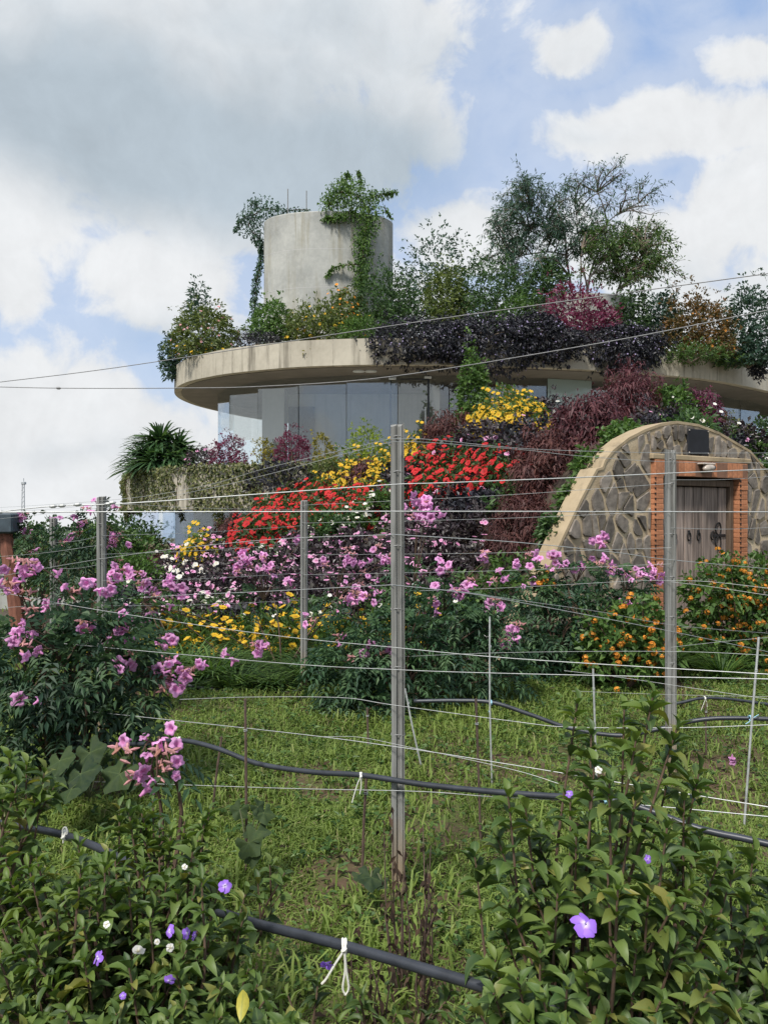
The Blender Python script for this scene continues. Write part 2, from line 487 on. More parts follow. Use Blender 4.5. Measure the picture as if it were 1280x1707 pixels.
# ------------------------------------------------------------------ geometry helpers
class Geo:
    """collects vertices and faces, then becomes ONE mesh object"""
    def __init__(s):
        s.V, s.P, s.M, s.T, s.Rb, s.n = [], [], [], [], [], 0

    def add(s, V, polys, mi=0, tint=None, rib=None):
        V = np.asarray(V, float).reshape(-1, 3)
        s.V.append(V)
        for p in polys:
            p = np.asarray(p, int)
            if len(p):
                s.P.append(p + s.n)
                s.M.append(np.full(len(p), mi))
        s.T.append(np.zeros(len(V)) if tint is None else np.broadcast_to(np.asarray(tint, float), (len(V),)))
        s.Rb.append(np.zeros(len(V)) if rib is None else np.broadcast_to(np.asarray(rib, float), (len(V),)))
        s.n += len(V)

    def box(s, c, d, rz=0.0, mi=0, axes=None, bev=0.0):
        c = np.asarray(c, float)
        hx, hy, hz = np.asarray(d, float) / 2
        b = min(bev, hx * .9, hy * .9, hz * .9)
        if b <= 0:
            v = np.array([[x * hx, y * hy, z * hz] for x in (-1, 1) for y in (-1, 1) for z in (-1, 1)])
            f = [[[0, 1, 3, 2], [4, 6, 7, 5], [0, 4, 5, 1], [2, 3, 7, 6], [0, 2, 6, 4], [1, 5, 7, 3]]]
        else:                                    # octagonal outline in x-y, chamfered at the front edges
            o = np.array([[-hx + b, -hy], [hx - b, -hy], [hx, -hy + b], [hx, hy - b], [hx - b, hy], [-hx + b, hy], [-hx, hy - b], [-hx, -hy + b]])
            v = np.vstack([np.c_[o * [1 - b / hx, 1 - b / hy], np.full(8, -hz)], np.c_[o, np.full(8, -hz + b)], np.c_[o, np.full(8, hz - b)], np.c_[o * [1 - b / hx, 1 - b / hy], np.full(8, hz)]])
            q = [[r * 8 + i, r * 8 + (i + 1) % 8, r * 8 + 8 + (i + 1) % 8, r * 8 + 8 + i] for r in range(3) for i in range(8)]
            f = [q, [list(range(7, -1, -1))], [list(range(24, 32))]]
        if axes is not None:
            v = v @ np.asarray(axes, float)
        elif rz:
            ca, sa = math.cos(rz), math.sin(rz)
            v = v @ np.array([[ca, sa, 0], [-sa, ca, 0], [0, 0, 1]])
        s.add(v + c, f, mi)

    def tube(s, pts, r, n=6, mi=0, caps=True, tint=None):
        pts = np.asarray(pts, float)
        r = np.broadcast_to(np.asarray(r, float), (len(pts),))
        T = np.gradient(pts, axis=0)
        T /= np.linalg.norm(T, axis=1, keepdims=True) + 1e-12
        ref = np.array([0, 0, 1.0]) if abs(T[0][2]) < .9 else np.array([1.0, 0, 0])
        U = np.zeros_like(T)
        u = np.cross(T[0], ref); u /= np.linalg.norm(u)
        for i in range(len(T)):
            u = u - T[i] * (u @ T[i]); u /= np.linalg.norm(u) + 1e-12
            U[i] = u
        W = np.cross(T, U)
        a = np.arange(n) / n * 2 * math.pi
        ring = pts[:, None] + r[:, None, None] * (np.cos(a)[None, :, None] * U[:, None] + np.sin(a)[None, :, None] * W[:, None])
        k = len(pts)
        i = np.arange(k - 1)[:, None] * n
        j = np.arange(n)[None]
        q = np.stack([i + j, i + (j + 1) % n, i + n + (j + 1) % n, i + n + j], -1).reshape(-1, 4)
        pl = [q]
        if caps:
            pl += [[list(range(n - 1, -1, -1))], [[(k - 1) * n + x for x in range(n)]]]
        s.add(ring.reshape(-1, 3), pl, mi, tint)

    def prism(s, poly, a, b, f, mi=0):
        """polygon (k,2) between a and b; f(u, v, w) -> xyz with w the extrusion"""
        k = len(poly)
        V = [f(p[0], p[1], a) for p in poly] + [f(p[0], p[1], b) for p in poly]
        q = [[i, (i + 1) % k, k + (i + 1) % k, k + i] for i in range(k)]
        s.add(V, [q, [list(range(k - 1, -1, -1))], [list(range(k, 2 * k))]], mi)

    def mesh(s, name, mats, origin=(0, 0, 0), smooth=False):
        V = np.vstack(s.V) - np.asarray(origin, float)
        me = bpy.data.meshes.new(name)
        me.vertices.add(len(V))
        me.vertices.foreach_set('co', V.astype(np.float32).ravel())
        sizes = np.concatenate([np.full(len(p), p.shape[1]) for p in s.P])
        loops = np.concatenate([p.ravel() for p in s.P])
        me.loops.add(len(loops))
        me.loops.foreach_set('vertex_index', loops.astype(np.int32))
        me.polygons.add(len(sizes))
        me.polygons.foreach_set('loop_start', np.concatenate([[0], np.cumsum(sizes)[:-1]]).astype(np.int32))
        mats = mats if isinstance(mats, (list, tuple)) else [mats]
        for m in mats:
            me.materials.append(MATS[m])
        if len(mats) > 1:
            me.polygons.foreach_set('material_index', np.concatenate(s.M).astype(np.int32))
        T, Rb = np.concatenate(s.T), np.concatenate(s.Rb)
        if T.any():
            me.attributes.new('tint', 'FLOAT', 'POINT').data.foreach_set('value', T.astype(np.float32))
        if Rb.any():
            me.attributes.new('rib', 'FLOAT', 'POINT').data.foreach_set('value', Rb.astype(np.float32))
        me.update(calc_edges=True)
        me.polygons.foreach_set('use_smooth', np.full(len(sizes), bool(smooth)))
        return me


LAST = [None]


def inst(name, me, parent=None, matrix=None):
    o = bpy.data.objects.new(name, me)
    COL.objects.link(o)
    LAST[0] = o
    if parent is not None:
        o.parent = parent
    if matrix is not None:
        o.matrix_basis = matrix
    return o


WORLD_AT = {}


def obj(name, g, mats, parent=None, smooth=False, local=False):
    """links g as one object; world coordinates in g become relative to the parent's base"""
    org = (0, 0, 0)
    if parent is not None and not local:
        q = parent
        while q.parent is not None:
            q = q.parent
        org = WORLD_AT.get(q.name, (0, 0, 0))
    return inst(name, g.mesh(name, mats, org, smooth), parent)


def tag(o, label=None, cat=None, group=None, kind=None):
    if label: o['label'] = label
    if cat: o['category'] = cat
    if group: o['group'] = group
    if kind: o['kind'] = kind
    return o


def thing(name, label, cat, loc=(0, 0, 0), rz=0.0, group=None):
    o = bpy.data.objects.new(name, None)
    COL.objects.link(o)
    o.location = tuple(float(x) for x in loc)
    o.rotation_euler = (0, 0, rz)
    o.empty_display_size = 0.1
    WORLD_AT[o.name] = tuple(float(x) for x in loc)
    return tag(o, label, cat, group)


def copy_tree(o, parent=None):
    c = o.copy()
    COL.objects.link(c)
    if parent is not None:
        c.parent = parent
    for ch in list(o.children):
        copy_tree(ch, c)
    return c


def unit(v):
    v = np.asarray(v, float)
    return v / (np.linalg.norm(v, axis=-1, keepdims=True) + 1e-12)


def rand_dirs(n, rg=RG):
    return unit(rg.normal(size=(n, 3)))


def frames(A, N):
    """orthonormal side, axis, normal from rough axis and normal arrays"""
    A = unit(A)
    S = unit(np.cross(A, N))
    return S, A, np.cross(S, A)


def spline(pts, n):
    """Catmull-Rom through the points"""
    P = np.asarray(pts, float)
    P = np.vstack([2 * P[0] - P[1], P, 2 * P[-1] - P[-2]])
    out = []
    k = len(P) - 3
    for i in np.linspace(0, k - 1e-6, n):
        j = int(i); t = i - j
        a, b, c, d = P[j:j + 4]
        out.append(0.5 * ((2 * b) + (c - a) * t + (2 * a - 5 * b + 4 * c - d) * t * t + (3 * b - a - 3 * c + d) * t ** 3))
    return np.array(out)


def closed_spline(pts, n):
    P = np.asarray(pts, float)
    k = len(P)
    out = []
    for i in np.linspace(0, k, n, endpoint=False):
        j = int(i); t = i - j
        a, b, c, d = (P[(j + m) % k] for m in (-1, 0, 1, 2))
        out.append(0.5 * ((2 * b) + (c - a) * t + (2 * a - 5 * b + 4 * c - d) * t * t + (3 * b - a - 3 * c + d) * t ** 3))
    return np.array(out)


# leaves -----------------------------------------------------------
def leaves(g, P, A, N, L, W, tint, droop=0.15, fold=0.12, mi=0, shape=0.45):
    """one folded quad per leaf"""
    S, A, N = frames(A, N)
    n = len(P)
    L = np.broadcast_to(np.asarray(L, float), (n,))[:, None]
    W = np.broadcast_to(np.asarray(W, float), (n,))[:, None]
    d = np.array([0, 0, -1.0])
    m = P + A * L * shape + N * W * fold
    V = np.stack([P, m + S * W / 2, P + A * L + d * L * droop, m - S * W / 2], 1)
    f = np.arange(n)[:, None] * 4 + np.array([[0, 1, 2, 3]])
    g.add(V.reshape(-1, 3), [f], mi, np.repeat(np.broadcast_to(tint, (n,)), 4))


def lumpy(D, lumps, amp):
    r = np.ones(len(D))
    for c, s in lumps:
        r += amp * s * np.exp(-(1 - D @ c) * 7.0)
    return r


def foliage(g, c, dims, tips, k, L, W, rg=RG, droop=0.2, up=0.25, amp=0.28, base=0.0, fill=0.25, hemi=True, mi=0, out=0.8, tsh=0.0):
    """a crown of leaf rosettes spread through a lumpy dome; dims = radii, c = base centre"""
    dims = np.asarray(dims, float)
    D = rand_dirs(tips, rg)
    if hemi:
        D[:, 2] = np.abs(D[:, 2]) * 1.0 - base
        D = unit(D)
    lum = [(rand_dirs(1, rg)[0] * [1, 1, 1], rg.uniform(-1.1, 1.0)) for _ in range(9)]
    r = lumpy(D, lum, amp)
    q = np.where(rg.random(tips) < fill, rg.uniform(0.3, 0.8, tips), rg.uniform(0.82, 1.04, tips))
    q = np.where(rg.random(tips) < .10, rg.uniform(1.05, 1.32, tips), q)
    T = D * (r * q)[:, None] * dims
    O = unit(D / dims)
    P = np.repeat(T, k, 0) + rg.normal(size=(tips * k, 3)) * L * 0.32
    O = np.repeat(O, k, 0)
    A = unit(O * out + rand_dirs(tips * k, rg) * 0.85 + np.array([0, 0, up]))
    N = unit(O + rand_dirs(tips * k, rg) * 0.6 + np.array([0, 0, 0.5]))
    tt = np.clip(np.repeat(rg.random(tips), k) * 0.55 + rg.random(tips * k) * 0.45 + tsh, 0, 1)
    sz = rg.uniform(0.65, 1.2, tips * k)
    P = P + np.asarray(c, float)
    leaves(g, P, A, N, L * sz, W * sz, tt, droop, mi=mi)
    return T + np.asarray(c, float), unit(D / dims)


def pinnate(g, P, A, N, L, pairs, ll, lw, rg=RG, droop=0.35):
    """feather leaves: a drooping rachis with paired leaflets and an end leaflet"""
    S, A, N = frames(A, N)
    n = len(P)
    L = np.broadcast_to(np.asarray(L, float), (n,))[:, None]
    ti = rg.random(n)
    dn = np.array([0, 0, -1.0])
    for i in range(pairs + 1):
        t = 0.25 + 0.75 * i / pairs
        B = P + A * L * t + dn * L * droop * t * t
        ax = unit(A + dn * 2 * droop * t)
        if i == pairs:
            leaves(g, B, ax, N, ll, lw, np.clip(ti + rg.normal(size=n) * .1, 0, 1), 0.25)
        else:
            for sg in (-1, 1):
                leaves(g, B, unit(S * sg + ax * 0.55 + rg.normal(size=(n, 3)) * 0.12), N, ll * rg.uniform(.8, 1.1, n), lw, np.clip(ti + rg.normal(size=n) * .12, 0, 1), 0.3)


def petals(g, P, N, r, n, width=0.9, cup=0.25, rg=RG, mi=0, eye=1.0, droop=0.0):
    """flat or cupped flowers: n petals as quads round each centre, facing N"""
    k = len(P)
    ref = rand_dirs(k, rg)
    U = unit(np.cross(N, ref))
    Wd = np.cross(N, U)
    r = np.broadcast_to(np.asarray(r, float), (k,))[:, None]
    tn = rg.random(k) * 0.45
    for i in range(n):
        a = 2 * math.pi * i / n + rg.normal(size=(k, 1)) * 0.08
        d = np.cos(a) * U + np.sin(a) * Wd
        s = -np.sin(a) * U + np.cos(a) * Wd
        rr = r * rg.uniform(0.85, 1.12, (k, 1))
        hw = rr * width * math.sin(math.pi / n)
        m = P + d * rr * 0.62 + N * rr * cup
        V = np.stack([P - N * rr * 0.05, m - s * hw, P + d * rr + N * rr * (cup * 0.9 - droop), m + s * hw], 1)
        T = np.stack([np.full(k, eye), tn, tn, tn], 1)
        g.add(V.reshape(-1, 3), [np.arange(k)[:, None] * 4 + np.array([[0, 1, 2, 3]])], mi, T.ravel())


# ------------------------------------------------------------------ ground
def wobble(X, Y):
    return 0.035 * np.sin(1.7 * X + 0.6 * Y) * np.sin(1.1 * Y - 0.5 * X + 1) + 0.02 * np.sin(4.1 * X + 2.2 * Y) + 0.015 * np.sin(5.3 * Y - 3.1 * X)


def gz(X, Y):
    X, Y = np.asarray(X, float), np.asarray(Y, float)
    near = np.clip((30 - np.hypot(X, Y - 8)) / 10, 0, 1)
    fall = np.clip(np.maximum(Y - 39, np.abs(X) - 18), 0, 170) * 0.35
    return wobble(X, Y) * near - 0.02 - fall


def grid_sheet(xs, ys, zf):
    X, Y = np.meshgrid(xs, ys)
    V = np.stack([X, Y, zf(X, Y)], -1).reshape(-1, 3)
    nx, ny = len(xs), len(ys)
    i = (np.arange(ny - 1)[:, None] * nx + np.arange(nx - 1)[None]).ravel()
    return V, np.stack([i, i + 1, i + nx + 1, i + nx], -1)


xs = np.concatenate([[-900, -300, -188, -100, -50, -25, -18], np.arange(-14, 14.01, 0.25), [18, 25, 50, 100, 188, 300, 900]])
ys = np.concatenate([[-300, -100, -40, -20, -10], np.arange(-5, 24.01, 0.25), [30, 39, 50, 100, 209, 400, 1800]])
g = Geo()
V, Fq = grid_sheet(xs, ys, gz)
g.add(V, [Fq])
tag(obj('ground', g, 'ground', smooth=True), 'grassy garden ground with bare soil showing between the tufts', None, None, 'structure')

# ------------------------------------------------------------------ stone wall frame and the planted mound
WO, WA = np.array([3.12, 9.0, 0.0]), math.atan2(0.517, 0.856)
WS, WB = np.array([math.cos(WA), math.sin(WA), 0]), np.array([-math.sin(WA), math.cos(WA), 0])   # along the wall, into the mound
ARCH = np.array([(-2.30, -0.1), (-1.85, .612), (-1.39, 1.34), (-1.12, 1.75), (-.89, 2.07), (-.80, 2.09), (-.76, 2.17), (-.63, 2.29), (-.38, 2.44), (-.107, 2.55), (.16, 2.63), (.455, 2.68), (.85, 2.665), (1.25, 2.59), (1.89, 2.386), (2.29, 2.12), (2.8, 1.6), (3.2, 1.0), (3.5, .4), (3.66, -0.1)])
ARCHC = np.array([(-2.30, -0.1), (-1.39, 1.34), (-.88, 2.11)] + [tuple(q) for q in ARCH[7:]])
THICK = 0.22


def wall_top(s):
    return np.interp(s, ARCH[:, 0], ARCH[:, 1], left=-0.1, right=-0.1)


def wpt(s, z, d=0.0):
    """wall coordinates: s along, z up, d into the mound"""
    return WO + WS * s + WB * d + np.array([0, 0, z])


CREST = np.array([(-9, -.1), (-6.5, .10), (-5.2, .25), (-4.3, .40), (-3.2, 1.0), (-2.4, 1.45), (-1.6, 1.85), (0, 2.40), (1.3, 3.05), (2.4, 3.5), (3.3, 3.28), (4.2, 3.4), (5.3, 3.75), (6.8, 3.5), (8.5, 3.0), (11, 2.2), (14, 1.2), (17, 0)])
YC = 16.6


def mound_foot(X):
    s = (X + 0.125 - 3.12) / 0.856
    yw = 9 + 0.517 * s + 0.21
    b = np.clip((X - 0.2) / 1.0, 0, 1)
    yf = 8.9 * (1 - b) + (yw + 0.03) * b
    zf = np.where(X > 0.3, np.maximum(0, wall_top(s) - 0.10), 0.0) - 0.03
    return np.minimum(yf, 14.5), zf


def mound_z(X, t):
    yf, zf = mound_foot(X)
    cr = np.interp(X, CREST[:, 0], CREST[:, 1])
    bump_ = 0.05 * np.sin(3.1 * X + 9 * t) * np.sin(2.3 * X - 7 * t)
    return zf + (np.maximum(cr, zf + .05) - zf) * np.clip(t, 0, 1) ** 0.88 + bump_ * np.minimum(1, 6 * t)


mx_, mt_ = np.arange(-9, 17.01, 0.2), np.linspace(0, 1, 46)
X, T = np.meshgrid(mx_, mt_)
yf, _ = mound_foot(X)
V = np.stack([X, yf + T * (YC - yf), mound_z(X, T)], -1)
skirt = V[:1].copy(); skirt[..., 2] = -0.4
cr = V[-1:].copy()
back1 = cr.copy(); back1[..., 1] += 1.3
back2 = back1.copy(); back2[..., 1] += 1.8; back2[..., 2] = np.minimum(back2[..., 2], 0.5)
V = np.concatenate([skirt, V, back1, back2])
ny, nx = V.shape[:2]
i = (np.arange(ny - 1)[:, None] * nx + np.arange(nx - 1)[None]).ravel()
g = Geo()
g.add(V.reshape(-1, 3), [np.stack([i, i + 1, i + nx + 1, i + nx], -1)])
tag(obj('mound', g, 'soil', smooth=True), 'steep planted earth mound rising to the round building', None, None, 'structure')


def on_mound(px, py):
    """where the line of sight of a photo pixel meets the mound (None if it misses)"""
    for y in np.arange(8.0, YC + 0.01, 0.04):
        p = at(px, py, y)
        f, _ = mound_foot(np.array(p[0]))
        if y < f:
            continue
        t = (y - f) / (YC - f)
        if p[2] <= mound_z(np.array(p[0]), np.array(t)):
            return p
    return None


# ------------------------------------------------------------------ the round building
SLAB = [(-6.59, 24.2), (-5.84, 22.6), (-4.79, 21.5), (-3.93, 20.9), (-2.43, 20.2), (-1.02, 19.9), (0.3, 19.82), (1.9, 19.9), (3.87, 20.19), (5.47, 20.55), (7.5, 21.25), (9.6, 22.25), (12.1, 24.2),
        (14.6, 26.4), (17.0, 29.5), (17.6, 33), (14, 36.5), (7, 37.6), (-1, 35.8), (-4.8, 32), (-6.4, 28.6), (-6.85, 26.2)]
TERR = [(-7.95, 24.6), (-7.3, 21.9), (-5.75, 19.4), (-3.5, 17.55), (-1.0, 17.1), (2, 17.9), (6, 18.6), (10, 20), (13.2, 22.6), (15.2, 26), (15, 31), (11, 36), (3, 38), (-4, 35.5), (-7.2, 29.5)]
slab = closed_spline(SLAB, 168)
terr = closed_spline(TERR, 150)


def inward(P, d):
    T = np.roll(P, -1, 0) - np.roll(P, 1, 0)
    T = unit(T)
    return P + np.c_[-T[:, 1], T[:, 0]] * d


def ring_slab(g, P, z0, z1, par, depth):
    """solid slab with an upstand round its edge: underside, outer face, upstand top, inner face, bed"""
    k = len(P)
    I = inward(P, par)
    bz = z1 - depth
    V = np.vstack([np.c_[P, np.full(k, z0)], np.c_[P, np.full(k, z1)], np.c_[I, np.full(k, z1)], np.c_[I, np.full(k, bz)]])
    j = np.arange(k); n = (j + 1) % k
    q = [np.stack([r * k + j, r * k + n, (r + 1) * k + n, (r + 1) * k + j], -1) for r in range(3)]
    g.add(V, q + [[list(range(k - 1, -1, -1))], [list(range(3 * k, 4 * k))]])


B = thing('round_building', 'round concrete and glass building with planted roof and a cylindrical tower', 'building', (2, 26, 0))
ZS0, ZS1, ZT0, ZT1 = 5.40, 6.08, 1.66, 2.68
g = Geo(); ring_slab(g, slab, ZS0, ZS1, 0.18, 0.12)
roof = obj('roof_slab', g, 'concrete', B)
g = Geo(); si = inward(slab, 0.22); k = len(si)
g.prism(si, ZS0 - 0.02, ZS0 - 0.004, lambda u, v, w_: (u, v, w_))
obj('soffit', g, 'ceiling', roof)
g = Geo(); ring_slab(g, terr, ZT0, ZT1, 0.18, 0.12)
obj('terrace_slab', g, 'concrete', B)
g = Geo()
for a, b, c in ((0, 1, 2),):
    fl = inward(slab, 1.1)
    g.prism(fl, ZT1 - 0.11, ZT1 - 0.02, lambda u, v, w_: (u, v, w_))
obj('floor', g, 'floor_tile', B)


def pane_ring(P, off, z0, z1, width, i0):
    R_ = inward(P, off)
    seg = np.linalg.norm(np.diff(np.vstack([R_, R_[:1]]), axis=0), axis=1)
    cum = np.concatenate([[0], np.cumsum(seg)])
    tot = cum[-1]
    n = int(tot / width)
    Q = np.array([[np.interp(d, cum, np.append(R_[:, a], R_[0, a])) for a in (0, 1)] for d in np.linspace(0, tot, n, endpoint=False)])
    out = []
    for i in range(n):
        a, b = Q[i], Q[(i + 1) % n]
        if not (i0(a)):
            continue
        d = b - a
        L = np.linalg.norm(d)
        gp = Geo()
        c = (a + b) / 2
        fz = c[1] < 24 and 4.25 < c[0] < 6.05
        lap = 0.05 * (i % 2)
        gp.box((c[0], c[1] + lap, (z0 + z1) / 2), (L - 0.022, 0.014, z1 - z0), math.atan2(d[1], d[0]))
        obj('glass_pane', gp, 'glass_frosted' if fz and z0 > 2 else 'glass', B)
        out.append((a, b))
    return out


panes = pane_ring(slab, 1.35, ZT1 - 0.02, ZS0 - 0.03, 1.42, lambda a: a[1] < 32)
pane_ring(terr, 0.95, 0.02, ZT0 - 0.01, 1.3, lambda a: a[0] < -1.5 and a[1] < 27)
# formwork seams on the rims
def seams(P, z0, z1, step, i1, parent):
    g = Geo()
    for i in range(0, i1, step):
        d = P[(i + 1) % len(P)] - P[i]; d /= np.linalg.norm(d); nn = np.array([d[1], -d[0]])
        c = (P[i] + P[(i + 1) % len(P)]) / 2 + nn * .0015
        g.box((c[0], c[1], (z0 + z1) / 2), (.016, .006, z1 - z0 - .02), math.atan2(d[1], d[0]))
    obj('formwork_seam', g, 'seam', parent); LAST[0]['kind'] = 'stuff'
seams(slab, ZS0, ZS1, 3, 108, roof)
# slim white patch fittings and a pull handle on the glass door
for px, py in ((654, 631), (713, 629)):
    g = Geo(); p = at(px, py, 20.9); g.box((p[0], p[1], p[2]), (0.20, 0.05, 0.06), 0.05, bev=0.01); obj('patch_fitting', g, 'white_panel', B)
g = Geo(); g.tube([at(709, 678, 20.85), at(709, 745, 20.85)], 0.022, 8)
for y_ in (684, 740): g.tube([at(709, y_, 20.85), at(709, y_, 21.05)], 0.012, 6)
obj('door_handle', g, 'galvanised', B)
g = Geo()
for px in (651, 714): g.box((at(px, 0, 21.25)[0], 21.25, (ZT1 + ZS0) / 2), (0.05, 0.06, ZS0 - ZT1 - 0.05))
g.box((at(682, 0, 21.25)[0], 21.25, at(0, 632, 21.25)[2]), (1.0, 0.05, 0.03))
obj('door_frame', g, 'dark_interior', B)
# rooms behind the glass
zc_, hh = (ZT1 + ZS0) / 2, ZS0 - ZT1 - 0.06
def bx(name, x0, x1, y0, y1, m, z0=None, z1=None):
    g = Geo()
    za, zb = (ZT1 - .01 if z0 is None else z0), (ZS0 - .03 if z1 is None else z1)
    g.box(((x0 + x1) / 2, (y0 + y1) / 2, (za + zb) / 2), (x1 - x0, y1 - y0, zb - za))
    return obj(name, g, m, B)
bx('column', -3.72, -3.05, 23.5, 24.3, 'concrete_wall')
bx('room_wall', -3.05, 1.45, 24.6, 24.8, 'concrete_wall')
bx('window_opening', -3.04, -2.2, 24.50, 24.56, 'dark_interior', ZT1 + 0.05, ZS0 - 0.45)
bx('counter', -2.0, 0.7, 23.2, 23.9, 'concrete_wall', None, ZT1 + 0.95)
bx('room_wall', 1.46, 1.66, 22.9, 29.8, 'concrete_wall')
bx('room_wall', 1.67, 6.2, 29.0, 29.2, 'wood_interior')
bx('room_wall', 3.0, 4.3, 22.6, 22.75, 'wood_interior')
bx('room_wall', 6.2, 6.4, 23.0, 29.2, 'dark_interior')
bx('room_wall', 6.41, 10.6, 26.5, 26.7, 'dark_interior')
bx('column', 10.0, 10.45, 24.2, 24.65, 'concrete_wall')
bx('low_white_panel', 7.9, 9.75, 22.82, 22.88, 'white_panel', ZT1, ZT1 + 0.75)
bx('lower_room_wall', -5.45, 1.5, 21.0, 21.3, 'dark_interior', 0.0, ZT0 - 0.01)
bx('lower_column', -5.75, -5.47, 21.2, 21.6, 'concrete_wall', 0.0, ZT0 - 0.01)
bx('lower_panel', -6.3, -5.3, 23.0, 23.06, 'white_panel', 0.05, 0.65)
for px in (598, 618):
    p = at(px, 616, 20.6); g = Geo(); a_ = np.arange(14) / 14 * 2 * math.pi
    g.prism(np.c_[p[0] + .16 * np.cos(a_), p[1] + .16 * np.sin(a_)], ZS0 - 0.045, ZS0 - 0.021, lambda u, v, w_: (u, v, w_)); obj('ceiling_spot', g, 'white_panel', B)
# tower: a board-marked concrete drum, slightly flattened, open top with a thick lip
a_ = np.arange(72) / 72 * 2 * math.pi
tc_, ta, tb = np.array([-1.80, 25.0]), 2.09, 1.05
OUT = np.c_[tc_[0] + ta * np.cos(a_), tc_[1] + tb * np.sin(a_)]
INN = np.c_[tc_[0] + (ta - .2) * np.cos(a_), tc_[1] + (tb - .2) * np.sin(a_)]
g = Geo(); k = 72; zt0, zt1 = ZS1 - 0.125, 10.98
V = np.vstack([np.c_[OUT, np.full(k, zt0)], np.c_[OUT, np.full(k, zt1 - .03)], np.c_[tc_ + (OUT - tc_) * .985, np.full(k, zt1)], np.c_[INN, np.full(k, zt1)], np.c_[INN, np.full(k, zt1 - .5)]])
j = np.arange(k); n_ = (j + 1) % k
g.add(V, [np.stack([r * k + j, r * k + n_, (r + 1) * k + n_, (r + 1) * k + j], -1) for r in range(4)] + [[list(range(4 * k, 5 * k))]])
tower = obj('tower', g, 'concrete_tower', B, smooth=False)
g = Geo()
for zr in (7.4, 8.6, 9.8):
    Q_ = [tc_ + (p - tc_) * 1.0015 for p in OUT]; R_ = [tc_ + (p - tc_) * .99 for p in OUT]
    V = np.vstack([np.c_[Q_, np.full(k, zr)], np.c_[Q_, np.full(k, zr + .018)]])
    g.add(V, [np.stack([j, n_, k + n_, k + j], -1)])
obj('pour_line', g, 'concrete_wall', tower)
g = Geo(); V = [(tc_[0] - .05 + .34 * math.cos(x), tc_[1] + .34 * math.sin(x)) for x in a_[::6]]
g.prism(V, zt1 - .5, zt1 + .12, lambda u, v, w_: (u, v, w_))
g.prism([(tc_[0] - .05 + (x - tc_[0] + .05) * .8, tc_[1] + (y - tc_[1]) * .8) for x, y in V], zt1 + .12, zt1 + .2, lambda u, v, w_: (u, v, w_))
obj('tank_lid', g, 'white_panel', tower)
# low planter drum under the big tree
pc = np.array([at(965, 0, 25)[0], 25.0]); OUT = np.c_[pc[0] + 1.75 * np.cos(a_), pc[1] + 1.3 * np.sin(a_)]
INN = np.c_[pc[0] + 1.6 * np.cos(a_), pc[1] + 1.15 * np.sin(a_)]
PD = 8.35
g = Geo(); V = np.vstack([np.c_[OUT, np.full(k, ZS1 - .125)], np.c_[OUT, np.full(k, PD)], np.c_[INN, np.full(k, PD)], np.c_[INN, np.full(k, PD - .1)]])
g.add(V, [np.stack([r * k + j, r * k + n_, (r + 1) * k + n_, (r + 1) * k + j], -1) for r in range(3)] + [[list(range(3 * k, 4 * k))]])
obj('planter_drum', g, 'concrete_tower', B)
for px, p0, p1, lab in ((480, 315, 385, 'thin vertical metal rod rising from the left of the tower rim'), (511, 318, 366, 'thin metal rod beside the white lid on the tower')):
    t_ = thing('antenna_rod', lab, 'rod', at(px, p1, 24.9), group='rods on the tower')
    g = Geo(); g.tube([at(px, p1 + 18, 24.9), at(px, p0, 24.9)], 0.018, 6); r_ = obj('rod', g, 'cable', t_)
    g = Geo(); q_ = at(px, p1 + 4, 24.9); g.box(q_, (.07, .07, .1), bev=.01); obj('clamp', g, 'galvanised', t_)

# ------------------------------------------------------------------ rubble stone wall with brick door surround
Wl = thing('stone_wall', 'arched rubble stone retaining wall with tan mortar and a brick framed cellar door', 'wall', WO, WA)
D0, D1, DL, DH = 0.0, 1.76, 2.215, 2.02       # outer edges of the brick surround, top of lintel, door head
def wl(u, v, w_): return (u, w_, v)           # wall-local: along, depth, up
left = [p for p in ARCH if p[0] < D0 - .001] + [(D0, float(wall_top(D0))), (D0, -0.1)]
right = [(D1, -0.1), (D1, float(wall_top(D1)))] + [p for p in ARCH if p[0] > D1 + .001]
top = [(D0, DL)] + [(D0, float(wall_top(D0)))] + [p for p in ARCH if D0 < p[0] < D1] + [(D1, float(wall_top(D1))), (D1, DL)]
g = Geo()
for poly in (left, right, top):
    g.prism(np.array([p for p in poly]), 0.0, THICK, wl)
body = obj('mortar_bed', g, 'mortar', Wl, local=True)
# plaster coping that follows the arch, proud of the face
g = Geo()
A_ = ARCH
nr = unit(np.c_[-np.gradient(A_[:, 1]), np.gradient(A_[:, 0])])
for i in range(len(A_) - 1):
    o0, o1 = A_[i] + nr[i] * .014, A_[i + 1] + nr[i + 1] * .014
    i0, i1 = A_[i] - nr[i] * .018, A_[i + 1] - nr[i + 1] * .018
    g.prism(np.array([i0, i1, o1, o0]), -0.010, THICK + .02, wl)
obj('coping', g, 'plaster', Wl, local=True)
g = Geo(); g.box(((D0 + D1) / 2 + .02, .0, DL + .035), (D1 - D0 + .12, .12, .065), bev=.01); obj('lintel_plaster', g, 'plaster', Wl, local=True)


def clip(poly, n, c):
    """keep the side n.p <= c of a convex polygon"""
    out = []
    for i in range(len(poly)):
        a, b = poly[i], poly[(i + 1) % len(poly)]
        da, db = n @ a - c, n @ b - c
        if da <= 0: out.append(a)
        if (da < 0 < db) or (db < 0 < da): out.append(a + (b - a) * (da / (da - db)))
    return out


